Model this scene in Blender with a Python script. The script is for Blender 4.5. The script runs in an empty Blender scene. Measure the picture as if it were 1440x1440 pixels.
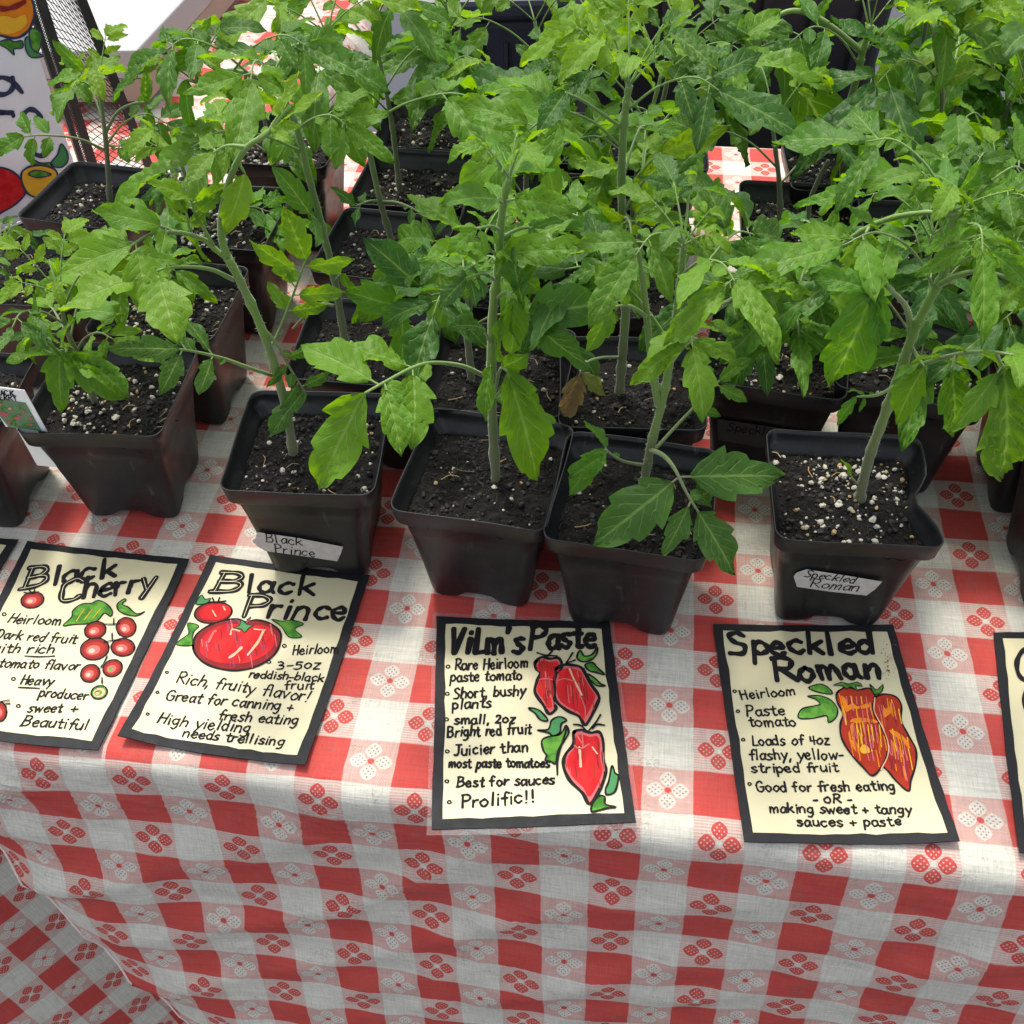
import bpy, math, random
import numpy as np
from mathutils import Vector, Matrix, noise

scene = bpy.context.scene
COL = scene.collection
# ------------------------------------------------------------------ camera
CAM_F = 1524.08; CAM_PITCH = math.radians(45.9562); CAM_ROLL = math.radians(-1.2479); CAM_H = 0.52113
cp, sp = math.cos(CAM_PITCH), math.sin(CAM_PITCH)
FW = np.array([0, cp, -sp]); _rt = np.array([1.0, 0, 0]); _up = np.array([0, sp, cp])
cr, sr = math.cos(CAM_ROLL), math.sin(CAM_ROLL)
RT = cr * _rt + sr * _up; UP = -sr * _rt + cr * _up
EYE = np.array([0, 0, CAM_H])
cam_data = bpy.data.cameras.new('camera'); cam = bpy.data.objects.new('camera', cam_data); COL.objects.link(cam)
cam_data.sensor_width = 36; cam_data.lens = 36 * CAM_F / 1440; cam_data.clip_start = 0.01; cam_data.clip_end = 200
M = Matrix(((RT[0], UP[0], -FW[0], 0), (RT[1], UP[1], -FW[1], 0), (RT[2], UP[2], -FW[2], CAM_H), (0, 0, 0, 1)))
cam.matrix_world = M
scene.camera = cam
# ------------------------------------------------------------------ sky, sun, exposure
SUN_EL = math.radians(66); SUN_AZ = math.radians(-22)      # azimuth from +Y (away from the viewer), negative = left
world = bpy.data.worlds.new('World'); scene.world = world; world.use_nodes = True
wn = world.node_tree.nodes; wl = world.node_tree.links
bg = wn.get('Background') or wn.new('ShaderNodeBackground')
sky = wn.new('ShaderNodeTexSky'); sky.sky_type = 'NISHITA'; sky.sun_disc = False
sky.sun_elevation = SUN_EL; sky.sun_rotation = SUN_AZ; sky.dust_density = 3.0; sky.air_density = 1.0
hs = wn.new('ShaderNodeHueSaturation'); hs.inputs['Saturation'].default_value = 0.36      # thin bright cloud
wl.new(sky.outputs[0], hs.inputs['Color']); wl.new(hs.outputs[0], bg.inputs[0]); bg.inputs[1].default_value = 0.15
sun_d = bpy.data.lights.new('sun', 'SUN'); sun_d.energy = 1.55; sun_d.angle = math.radians(10.0); sun_d.color = (1.0, 0.95, 0.86)
sun = bpy.data.objects.new('sun', sun_d); COL.objects.link(sun)
sdir = Vector((math.sin(SUN_AZ) * math.cos(SUN_EL), math.cos(SUN_AZ) * math.cos(SUN_EL), math.sin(SUN_EL)))
sun.rotation_euler = sdir.to_track_quat('Z', 'Y').to_euler()
scene.view_settings.view_transform = 'Standard'; scene.view_settings.look = 'None'
scene.view_settings.exposure = 1.12; scene.view_settings.gamma = 1.0

# ------------------------------------------------------------------ measuring helpers: a photo pixel (1440 px) to a point in the place
def ray(x, y): return FW + (x - 720) / CAM_F * RT - (y - 720) / CAM_F * UP
def at_z(x, y, z=0.0):
    d = ray(x, y); return EYE + d * ((z - CAM_H) / d[2])
def at_y(x, y, Y):
    d = ray(x, y); return EYE + d * (Y / d[1])
def at_plane(x, y, p0, n):
    d = ray(x, y); return EYE + d * (np.dot(np.asarray(p0) - EYE, n) / np.dot(d, n))
TH = -0.1324; LO = np.array([0.2550, 0.3806])          # table frame: origin at a flower of the cloth
def table(u, v, z=0.0):
    c, s = math.cos(TH), math.sin(TH); return np.array([LO[0] + c * u - s * v, LO[1] + s * u + c * v, z])
def unit(v):
    v = np.asarray(v, float); return v / (np.linalg.norm(v) + 1e-12)

# ------------------------------------------------------------------ materials
def new_mat(name):
    m = bpy.data.materials.new(name); m.use_nodes = True
    nt = m.node_tree; nt.nodes.clear()
    out = nt.nodes.new('ShaderNodeOutputMaterial'); b = nt.nodes.new('ShaderNodeBsdfPrincipled')
    nt.links.new(b.outputs[0], out.inputs[0]); return m, nt, b, out
def setv(nt, sock, v):
    if isinstance(v, bpy.types.NodeSocket): nt.links.new(v, sock)
    else:
        if isinstance(v, (tuple, list)) and len(v) == 3 and sock.type == 'RGBA': v = (*v, 1)
        sock.default_value = v
class G:
    def __init__(s, nt): s.nt = nt
    def n(s, t): return s.nt.nodes.new(t)
    def m(s, op, a, b=None, c=None, clamp=False):
        n = s.n('ShaderNodeMath'); n.operation = op; n.use_clamp = clamp
        setv(s.nt, n.inputs[0], a)
        if b is not None: setv(s.nt, n.inputs[1], b)
        if c is not None: setv(s.nt, n.inputs[2], c)
        return n.outputs[0]
    def mix(s, f, a, b, mode='MIX'):
        n = s.n('ShaderNodeMix'); n.data_type = 'RGBA'; n.blend_type = mode
        setv(s.nt, n.inputs[0], f); setv(s.nt, n.inputs[6], a); setv(s.nt, n.inputs[7], b); return n.outputs[2]
    def noise(s, vec, scale, detail=3, rough=0.55, dist=0):
        n = s.n('ShaderNodeTexNoise')
        if vec is not None: setv(s.nt, n.inputs['Vector'], vec)
        n.inputs['Scale'].default_value = scale; n.inputs['Detail'].default_value = detail
        n.inputs['Roughness'].default_value = rough; n.inputs['Distortion'].default_value = dist
        return n.outputs[0]
    def vor(s, vec, scale, feat='F1', out=0):
        n = s.n('ShaderNodeTexVoronoi'); n.feature = feat
        if vec is not None: setv(s.nt, n.inputs['Vector'], vec)
        n.inputs['Scale'].default_value = scale; return n.outputs[out]
    def ramp(s, f, lo, hi, a=0.0, b=1.0):
        n = s.n('ShaderNodeMapRange'); n.interpolation_type = 'SMOOTHSTEP'; setv(s.nt, n.inputs[0], f)
        for i, v in enumerate((lo, hi, a, b)): setv(s.nt, n.inputs[1 + i], v)
        return n.outputs[0]
    def obj(s): return s.n('ShaderNodeTexCoord').outputs['Object']
    def scale(s, vec, sx, sy, sz):
        n = s.n('ShaderNodeMapping'); setv(s.nt, n.inputs['Vector'], vec); n.inputs['Scale'].default_value = (sx, sy, sz); return n.outputs[0]
    def bump(s, h, strength, dist=0.001):
        n = s.n('ShaderNodeBump'); n.inputs['Strength'].default_value = strength; n.inputs['Distance'].default_value = dist
        setv(s.nt, n.inputs['Height'], h); return n.outputs[0]
def simple(name, col, rough=0.6, var=0.15, scale=60, bump=0.0, spec=0.5, coat=0.0, metal=0.0):
    m, nt, b, out = new_mat(name); g = G(nt)
    nz = g.noise(g.obj(), scale, 4)
    dark = tuple(c * (1 - var) for c in col); light = tuple(min(1, c * (1 + var)) for c in col)
    setv(nt, b.inputs['Base Color'], g.mix(nz, dark, light))
    setv(nt, b.inputs['Roughness'], g.ramp(nz, 0.2, 0.8, max(0, rough - .08), min(1, rough + .08)))
    b.inputs['Specular IOR Level'].default_value = spec; b.inputs['Coat Weight'].default_value = coat; b.inputs['Coat Roughness'].default_value = 0.08
    b.inputs['Metallic'].default_value = metal
    if bump: setv(nt, b.inputs['Normal'], g.bump(g.noise(g.obj(), scale * 6, 3), bump))
    return m

def cloth_material():
    m, nt, b, out = new_mat('printed_check_cloth'); g = G(nt)
    uv = g.n('ShaderNodeUVMap').outputs[0]
    sep = g.n('ShaderNodeSeparateXYZ'); nt.links.new(uv, sep.inputs[0])
    wob = g.m('MULTIPLY', g.m('SUBTRACT', g.noise(uv, 2.0, 2), .5), .05)
    U = g.m('ADD', sep.outputs[0], wob); V = g.m('ADD', sep.outputs[1], g.m('MULTIPLY', g.m('SUBTRACT', g.noise(uv, 1.6, 2), .5), .05))
    def cell(x): return g.m('SUBTRACT', x, g.m('ROUND', x))
    cu, cv = cell(U), cell(V)
    inU = g.ramp(g.m('ABSOLUTE', cu), .242, .256, 1, 0); inV = g.ramp(g.m('ABSOLUTE', cv), .242, .256, 1, 0)
    redv = g.m('SUBTRACT', 1, inU)               # red warp
    # weave: fine threads, horizontal ones uneven as in the slub weave
    thr_h = g.noise(g.scale(uv, 3.5, 62, 1), 1.0, 2, .6)
    thr_v = g.noise(g.scale(uv, 62, 3.5, 1), 1.0, 2, .6)
    sx = g.m('SINE', g.m('MULTIPLY', U, 2 * math.pi * 34)); sy = g.m('SINE', g.m('MULTIPLY', V, 2 * math.pi * 34))
    half = g.m('MULTIPLY_ADD', g.m('MULTIPLY', sx, sy), .16, .43)
    lines = g.m('MULTIPLY_ADD', sy, .16, .31)
    mixed = g.mix(inV, g.m('ADD', lines, g.m('MULTIPLY', g.m('SUBTRACT', thr_h, .5), .5)), half)
    solid_r = g.m('MULTIPLY', redv, inV)         # red solid
    solid_w = g.m('MULTIPLY', inU, g.m('SUBTRACT', 1, inV))
    is_mixed = g.m('SUBTRACT', 1, g.m('ADD', solid_r, solid_w), clamp=True)
    red = g.m('ADD', g.m('MULTIPLY', solid_r, .97), g.m('MULTIPLY', is_mixed, mixed))
    # flowers
    def flower(du, dv):
        a = g.m('MAXIMUM', g.m('ABSOLUTE', du), g.m('ABSOLUTE', dv)); bb = g.m('MINIMUM', g.m('ABSOLUTE', du), g.m('ABSOLUTE', dv))
        t = g.m('DIVIDE', g.m('SUBTRACT', a, .036), .180)
        w = g.m('MULTIPLY', g.m('POWER', g.m('MAXIMUM', g.m('MULTIPLY', g.m('MULTIPLY', t, g.m('SUBTRACT', 1, t)), 4), 0.0), .85), .086)
        edge = g.m('SUBTRACT', w, bb)
        petal = g.ramp(edge, 0.0, .008)
        inner = g.ramp(edge, .016, .022)
        aa = g.m('MULTIPLY', a, 2 * math.pi / .060); b2 = g.m('MULTIPLY', bb, 2 * math.pi / .050)
        d1 = g.m('MULTIPLY', g.m('COSINE', aa), g.m('COSINE', b2))
        dots = g.m('MULTIPLY', g.ramp(d1, .40, .66), inner)
        r = g.m('SQRT', g.m('ADD', g.m('MULTIPLY', du, du), g.m('MULTIPLY', dv, dv)))
        return petal, dots, g.ramp(r, .030, .036, 1, 0)
    pw, dw, cw = flower(cu, cv)
    cu2 = cell(g.m('ADD', U, .5)); cv2 = cell(g.m('ADD', V, .5))
    prd, dr, crd = flower(cu2, cv2)
    wc = g.m('MULTIPLY', inU, inV); rc = g.m('MULTIPLY', g.m('SUBTRACT', 1, inU), g.m('SUBTRACT', 1, inV))
    def over(base, f, val): return g.m('ADD', g.m('MULTIPLY', base, g.m('SUBTRACT', 1, f)), g.m('MULTIPLY', f, val))
    red = over(red, g.m('MULTIPLY', wc, pw), .04); red = over(red, g.m('MULTIPLY', wc, cw), .95)
    red = over(red, g.m('MULTIPLY', rc, prd), .96); red = over(red, g.m('MULTIPLY', rc, g.m('MULTIPLY', dr, prd)), .42); red = over(red, g.m('MULTIPLY', rc, crd), .05)
    wash = g.m('MULTIPLY', g.m('SUBTRACT', thr_h, .5), .20)
    redf = g.m('ADD', red, g.m('MULTIPLY', wash, red), clamp=True)
    white = g.mix(thr_v, (.45, .43, .375), (.59, .56, .475)); rcol = g.mix(g.noise(uv, 3.0, 4), (.39, .034, .029), (.49, .056, .042))
    col = g.mix(redf, white, rcol)
    # little dark holes printed in the pale petals
    col = g.mix(g.m('MULTIPLY', g.m('MULTIPLY', wc, pw), g.m('MULTIPLY', dw, .85)), col, (.22, .13, .12))
    # thread shading and grime
    th = g.m('MULTIPLY_ADD', g.m('ADD', g.m('ADD', g.m('MULTIPLY', thr_h, 1.3), g.m('MULTIPLY', thr_v, .7)), g.noise(g.scale(uv, 1.2, 26, 1), 1.0, 3, .65)), .42, .37)
    mul = g.n('ShaderNodeMix'); mul.data_type = 'RGBA'; mul.blend_type = 'MULTIPLY'; mul.inputs[0].default_value = 1
    nt.links.new(col, mul.inputs[6]); nt.links.new(th, mul.inputs[7])
    dirt = g.m('MULTIPLY', g.ramp(g.noise(uv, 2.6, 7, .75), .50, .68), g.ramp(g.noise(uv, 34, 3, .7), .44, .62))
    speck = g.m('MULTIPLY', g.ramp(g.vor(uv, 7.0), .045, .02), g.ramp(g.noise(uv, .9, 2), .5, .62))
    col = g.mix(g.m('MULTIPLY', dirt, .55), mul.outputs[2], (.13, .14, .12)); col = g.mix(g.m('MULTIPLY', speck, .75), col, (.05, .045, .04))
    setv(nt, b.inputs['Base Color'], col); b.inputs['Roughness'].default_value = .78; b.inputs['Specular IOR Level'].default_value = .25
    h = g.m('ADD', g.m('ADD', thr_h, thr_v), g.m('MULTIPLY', g.noise(uv, 9, 4), 1.5))
    setv(nt, b.inputs['Normal'], g.bump(h, .35, .0006))
    return m

def leaf_material():
    m, nt, b, out = new_mat('tomato_leaf'); g = G(nt)
    uv = g.n('ShaderNodeUVMap').outputs[0]; sep = g.n('ShaderNodeSeparateXYZ'); nt.links.new(uv, sep.inputs[0])
    info = g.n('ShaderNodeObjectInfo'); csep = g.n('ShaderNodeSeparateColor'); nt.links.new(info.outputs['Color'], csep.inputs[0])
    rnd = info.outputs['Random']; young = csep.outputs[0]; wilt = csep.outputs[1]
    u = g.m('ABSOLUTE', sep.outputs[0]); v = sep.outputs[1]
    t = g.m('FRACT', g.m('MULTIPLY', g.m('SUBTRACT', v, g.m('MULTIPLY', u, .30)), 6.0))
    lat = g.m('MULTIPLY', g.ramp(g.m('ABSOLUTE', g.m('SUBTRACT', t, .5)), .40, .49), g.ramp(u, .92, .5))
    mid = g.ramp(u, .09, .03)
    t2 = g.vor(g.scale(uv, 7, 16, 1), 2.2, 'DISTANCE_TO_EDGE')
    net = g.ramp(t2, .08, .0)
    vein = g.m('MAXIMUM', mid, g.m('MULTIPLY', lat, .75))
    P = g.obj()
    nz = g.noise(P, 38, 4); nz2 = g.noise(P, 260, 3)
    base = g.mix(nz, (.044, .175, .010), (.112, .295, .016))
    base = g.mix(g.m('MULTIPLY', young, .65), base, (.245, .400, .022))
    base = g.mix(g.ramp(rnd, .45, 1.0, 0, .8), base, (.032, .115, .026))
    base = g.mix(g.m('MULTIPLY', vein, .6), base, (.25, .38, .10)); base = g.mix(g.m('MULTIPLY', net, .18), base, (.14, .26, .06))
    yel = g.m('MULTIPLY', wilt, g.ramp(nz, .3, .7)); base = g.mix(wilt, base, (.27, .21, .075)); base = g.mix(g.m('MULTIPLY', yel, .7), base, (.15, .10, .06))
    spot = g.m('MULTIPLY', g.ramp(g.vor(P, 300), .16, .08), g.ramp(g.noise(P, 30, 2), .60, .70)); base = g.mix(g.m('MULTIPLY', spot, .4), base, (.10, .085, .02))
    setv(nt, b.inputs['Base Color'], base)
    setv(nt, b.inputs['Roughness'], g.ramp(nz, .2, .8, .36, .54)); b.inputs['Specular IOR Level'].default_value = .32
    b.inputs['Sheen Weight'].default_value = .04; b.inputs['Sheen Roughness'].default_value = .4
    ht = g.m('ADD', g.m('ADD', g.m('MULTIPLY', vein, -1.0), g.m('MULTIPLY', g.ramp(t2, 0, .5), .22)), g.m('MULTIPLY', nz, .2))
    nrm = g.bump(ht, .45, .0009); setv(nt, b.inputs['Normal'], nrm)
    tr = g.n('ShaderNodeBsdfTranslucent'); setv(nt, tr.inputs['Normal'], nrm)
    hsv = g.n('ShaderNodeHueSaturation'); hsv.inputs['Hue'].default_value = .475; hsv.inputs['Saturation'].default_value = 1.12; hsv.inputs['Value'].default_value = 1.75
    nt.links.new(base, hsv.inputs['Color']); nt.links.new(hsv.outputs[0], tr.inputs['Color'])
    mx = g.n('ShaderNodeMixShader'); mx.inputs[0].default_value = .48
    nt.links.new(b.outputs[0], mx.inputs[1]); nt.links.new(tr.outputs[0], mx.inputs[2]); nt.links.new(mx.outputs[0], out.inputs[0])
    return m

def stem_material():
    m, nt, b, out = new_mat('tomato_stem'); g = G(nt)
    info = g.n('ShaderNodeObjectInfo'); csep = g.n('ShaderNodeSeparateColor'); nt.links.new(info.outputs['Color'], csep.inputs[0])
    P = g.obj(); sep = g.n('ShaderNodeSeparateXYZ'); nt.links.new(P, sep.inputs[0])
    nz = g.noise(P, 60, 4)
    green = g.mix(nz, (.085, .180, .018), (.165, .275, .038))
    node_tint = g.m('MULTIPLY', g.ramp(g.noise(P, 24, 3), .52, .70), .5); green = g.mix(node_tint, green, (.10, .085, .075))
    low = g.m('MULTIPLY', g.ramp(g.m('ADD', sep.outputs[2], g.m('MULTIPLY', nz, .03)), .20, .085), .85)
    col = g.mix(low, green, (.13, .115, .07)); col = g.mix(g.m('MULTIPLY', csep.outputs[2], .75), col, (.105, .115, .075))
    setv(nt, b.inputs['Base Color'], col); b.inputs['Roughness'].default_value = .55; b.inputs['Sheen Weight'].default_value = .3
    b.inputs['Subsurface Weight'].default_value = .12; b.inputs['Subsurface Radius'].default_value = (.002, .003, .001); b.inputs['Subsurface Scale'].default_value = .5
    setv(nt, b.inputs['Normal'], g.bump(g.noise(g.scale(P, 1, 1, .12), 900, 3), .4, .0005))
    return m

def pot_material():
    m, nt, b, out = new_mat('black_nursery_plastic'); g = G(nt); P = g.obj()
    info = g.n('ShaderNodeObjectInfo')
    pv = g.n('ShaderNodeVectorMath'); pv.operation = 'ADD'; nt.links.new(P, pv.inputs[0]); nt.links.new(info.outputs['Location'], pv.inputs[1]); Q = pv.outputs[0]
    sm = g.noise(Q, 28, 5, .65); sc = g.noise(g.scale(Q, 1, 1, .14), 190, 3, .7)
    dust = g.m('MULTIPLY', g.ramp(sm, .42, .74), g.ramp(g.noise(Q, 900, 2), .3, .7))
    spot = g.m('MULTIPLY', g.ramp(g.vor(Q, 170), .16, .07), g.ramp(g.noise(Q, 22, 2), .52, .62))
    col = g.mix(g.m('MULTIPLY', dust, .38), (.0095, .0098, .0115), (.055, .052, .048))
    col = g.mix(g.m('MULTIPLY', g.ramp(sc, .62, .74), .5), col, (.085, .085, .085)); col = g.mix(spot, col, (.018, .014, .012))
    setv(nt, b.inputs['Base Color'], col); setv(nt, b.inputs['Roughness'], g.ramp(sm, .25, .75, .28, .48)); b.inputs['Specular IOR Level'].default_value = .38
    setv(nt, b.inputs['Normal'], g.bump(g.m('ADD', sm, g.m('MULTIPLY', g.noise(Q, 12, 2), 3)), .12, .002))
    return m

def soil_material():
    m, nt, b, out = new_mat('potting_soil'); g = G(nt); P = g.obj()
    nz = g.noise(P, 180, 5, .7); col = g.mix(g.ramp(nz, .3, .75), (.0022, .0019, .0018), (.0095, .0068, .005))
    col = g.mix(g.m('MULTIPLY', g.ramp(g.vor(P, 520), .2, .1), .4), col, (.09, .06, .035))
    setv(nt, b.inputs['Base Color'], col); b.inputs['Roughness'].default_value = .85; b.inputs['Specular IOR Level'].default_value = .3
    setv(nt, b.inputs['Normal'], g.bump(g.m('ADD', nz, g.noise(P, 700, 4)), .9, .002)); return m

def marker_green():
    m, nt, b, out = new_mat('green_marker'); g = G(nt); P = g.obj()
    setv(nt, b.inputs['Base Color'], g.mix(g.ramp(g.noise(P, 130, 3), .35, .65), (.035, .15, .02), (.12, .30, .04))); b.inputs['Roughness'].default_value = .5; return m
def marker_red():
    m, nt, b, out = new_mat('red_marker'); g = G(nt); P = g.obj()
    setv(nt, b.inputs['Base Color'], g.mix(g.ramp(g.noise(g.scale(P, 1, .35, 1), 120, 3), .3, .7), (.42, .010, .014), (.56, .026, .026))); b.inputs['Roughness'].default_value = .45; return m

MAT = dict(cloth=cloth_material(), leaf=leaf_material(), stem=stem_material(), pot=pot_material(), soil=soil_material(),
    hair=simple('stem_hair', (.42, .48, .30), .6), perlite=simple('perlite', (.44, .41, .34), .8, .25, 300, .4),
    perlite_tan=simple('vermiculite', (.36, .25, .12), .6, .35, 300, .3), chunk=simple('bark_chunk', (.012, .009, .007), .7, .5, 200, .6),
    paper=simple('cream_card', (.53, .48, .30), .42, .05, 25, 0, .4, .04), border=simple('black_card_border', (.010, .010, .012), .6, .35, 160, .15, .22),
    film=simple('laminate_edge', (.55, .55, .53), .15, .1), ink=simple('black_ink', (.012, .011, .012), .4, .4, 200), inline=simple('cream_inline', (.72, .66, .44), .4, .05),
    green=marker_green(), red=marker_red(), pink=simple('pink_marker', (.50, .12, .12), .5, .2, 120), darkred=simple('dark_red_marker', (.20, .020, .022), .5, .35, 150),
    orange=simple('orange_marker', (.62, .18, .015), .5, .25, 120), yellow=simple('yellow_marker', (.66, .36, .03), .5, .2, 120), purple=simple('purple_marker', (.22, .05, .10), .5, .3, 120),
    teal=simple('teal_marker', (.06, .22, .08), .5, .3, 120), cream=simple('pale_marker', (.66, .36, .24), .5, .1), blueink=simple('blue_black_ink', (.035, .04, .085), .4, .3, 90),
    brick=simple('brick_red_marker', (.33, .030, .014), .5, .3, 140), tape_dark=simple('shaded_tape', (.045, .04, .04), .8, .3, 200, .4), tape=simple('masking_tape', (.44, .43, .40), .7, .3, 260, .4), tag=simple('white_tag_plastic', (.80, .82, .81), .35, .05), tagpic=simple('tag_picture', (.10, .20, .10), .4, .6, 220),  # tape_dark: shade on the rear pot's tape is put into its colour
    poster=simple('glossy_white_poster', (.70, .70, .76), .12, .04, 10, 0, .5, .8), frame=simple('black_metal_frame', (.022, .022, .026), .38, .3, 80),
    whitebox=simple('white_box_card', (.33, .33, .32), .55, .03, 12), tan=simple('tan_box_card', (.34, .26, .20), .7, .1, 12), bin=simple('dark_bin_plastic', (.016, .016, .020), .42, .4, 14, .1),
    slate=simple('slate_bin_plastic', (.045, .05, .07), .5, .3, 12, .1), steel=simple('dull_steel', (.4, .4, .42), .35, .1, 50, 0, .5, 0, .8), bark=simple('stalk_bark', (.08, .09, .05), .8), tabletop=simple('table_plastic', (.5, .49, .46), .5))

_b = [n for n in MAT['film'].node_tree.nodes if n.type == 'BSDF_PRINCIPLED'][0]; _b.inputs['Alpha'].default_value = .13      # clear plastic margin

for k in ('ink', 'inline', 'green', 'red', 'pink', 'darkred', 'orange', 'yellow', 'purple', 'teal', 'cream', 'brick', 'blueink'):      # matt felt-pen colours
    _b = [n for n in MAT[k].node_tree.nodes if n.type == 'BSDF_PRINCIPLED'][0]; _b.inputs['Specular IOR Level'].default_value = .10
    for l in list(MAT[k].node_tree.links):
        if l.to_socket == _b.inputs['Roughness']: MAT[k].node_tree.links.remove(l)
    _b.inputs['Roughness'].default_value = .7
# ------------------------------------------------------------------ mesh builder
class MB:
    def __init__(s): s.v = []; s.f = []; s.m = []; s.uv = []; s.n = 0
    def add(s, V, F, mi=0, UV=None):
        V = np.asarray(V, float); s.v.append(V); o = s.n
        s.f.extend([tuple(int(i) + o for i in f) for f in F]); s.m.extend([mi] * len(F))
        s.uv.append(np.zeros((len(V), 2)) if UV is None else np.asarray(UV, float)); s.n += len(V)
    def mesh(s, name, mats, inv=None, smooth=True):
        V = np.concatenate(s.v) if s.v else np.zeros((0, 3))
        if inv is not None: V = V @ inv[:3, :3].T + inv[:3, 3]
        me = bpy.data.meshes.new(name); me.from_pydata(V.tolist(), [], s.f)
        for m in mats: me.materials.append(m)
        me.polygons.foreach_set('material_index', s.m)
        if smooth: me.polygons.foreach_set('use_smooth', [True] * len(s.f))
        UVv = np.concatenate(s.uv); li = np.empty(len(me.loops), dtype=np.int32); me.loops.foreach_get('vertex_index', li)
        me.uv_layers.new(name='UVMap').data.foreach_set('uv', UVv[li].ravel().astype(np.float32)); me.update(); return me
    def box(s, c, sx, sy, sz, mi=0, ax=None, bev=0.0):
        ax = np.eye(3) if ax is None else np.asarray(ax)
        xs = []
        for k in (-1, 1):
            for (a, b) in ((-1, -1), (1, -1), (1, 1), (-1, 1)): xs.append(np.asarray(c) + ax[0] * a * sx / 2 + ax[1] * b * sy / 2 + ax[2] * k * sz / 2)
        s.add(xs, [(3, 2, 1, 0), (4, 5, 6, 7), (0, 1, 5, 4), (1, 2, 6, 5), (2, 3, 7, 6), (3, 0, 4, 7)], mi)
    def tube(s, pts, rad, sides=8, mi=0, cap=True):
        pts = np.asarray(pts, float); n = len(pts); rad = np.broadcast_to(np.asarray(rad, float), (n,))
        T = np.gradient(pts, axis=0); T /= np.linalg.norm(T, axis=1, keepdims=True) + 1e-12
        a = np.array([1.0, 0, 0]) if abs(T[0][0]) < .8 else np.array([0, 1.0, 0])
        V = []
        N = unit(a - T[0] * np.dot(a, T[0]))
        ang = np.arange(sides) * 2 * math.pi / sides
        for i in range(n):
            N = unit(N - T[i] * np.dot(N, T[i])); B = np.cross(T[i], N)
            V.append(pts[i] + rad[i] * (np.cos(ang)[:, None] * N + np.sin(ang)[:, None] * B))
        V = np.concatenate(V); F = []
        for i in range(n - 1):
            for k in range(sides):
                k2 = (k + 1) % sides; F.append((i * sides + k, i * sides + k2, (i + 1) * sides + k2, (i + 1) * sides + k))
        if cap: F.append(tuple(range(sides))[::-1]); F.append(tuple((n - 1) * sides + k for k in range(sides)))
        s.add(V, F, mi)
def smooth_path(P, per=6):
    P = np.asarray(P, float)
    if len(P) < 3: return np.array([P[0] + (P[-1] - P[0]) * t for t in np.linspace(0, 1, per + 1)])
    Q = np.vstack([2 * P[0] - P[1], P, 2 * P[-1] - P[-2]]); out = []
    for i in range(1, len(Q) - 2):
        p0, p1, p2, p3 = Q[i - 1:i + 3]
        for t in np.arange(per) / per:
            out.append(.5 * ((2 * p1) + (p2 - p0) * t + (2 * p0 - 5 * p1 + 4 * p2 - p3) * t * t + (3 * p1 - p0 - 3 * p2 + p3) * t ** 3))
    out.append(P[-1]); return np.array(out)

def link(name, me, parent=None):
    o = bpy.data.objects.new(name, me); COL.objects.link(o)
    if parent is not None: o.parent = parent
    return o
def tag(o, label, cat, group=None, kind=None):
    o['label'] = label
    if cat: o['category'] = cat
    if group: o['group'] = group
    if kind: o['kind'] = kind
    return o
def root(name, loc, rz=0.0):
    o = bpy.data.objects.new(name, None); COL.objects.link(o); o.empty_display_size = .02
    o.location = loc; o.rotation_euler = (0, 0, rz)
    c, s = math.cos(rz), math.sin(rz)
    inv = np.eye(4); inv[:3, :3] = np.array([[c, s, 0], [-s, c, 0], [0, 0, 1]]); inv[:3, 3] = -inv[:3, :3] @ np.asarray(loc, float)
    return o, inv
def part(name, mb, mats, parent, inv=None, smooth=True):
    return link(name, mb.mesh(name, mats, inv, smooth), parent)

# ------------------------------------------------------------------ ground
g = MB(); n = 40; xs = np.sign(np.linspace(-1, 1, n)) * np.abs(np.linspace(-1, 1, n)) ** 3 * 120
V = [(x, y, -.74 + .004 * noise.noise((x * 2, y * 2, 0))) for y in xs for x in xs]
g.add(V, [(j * n + i, j * n + i + 1, (j + 1) * n + i + 1, (j + 1) * n + i) for j in range(n - 1) for i in range(n - 1)])
asph = simple('asphalt', (.045, .048, .06), .85, .4, 55, .6)
gr = part('pavement', g, [asph], None); gr['kind'] = 'structure'; gr['label'] = 'blue grey asphalt pavement beneath and behind the stall tables'

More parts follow.
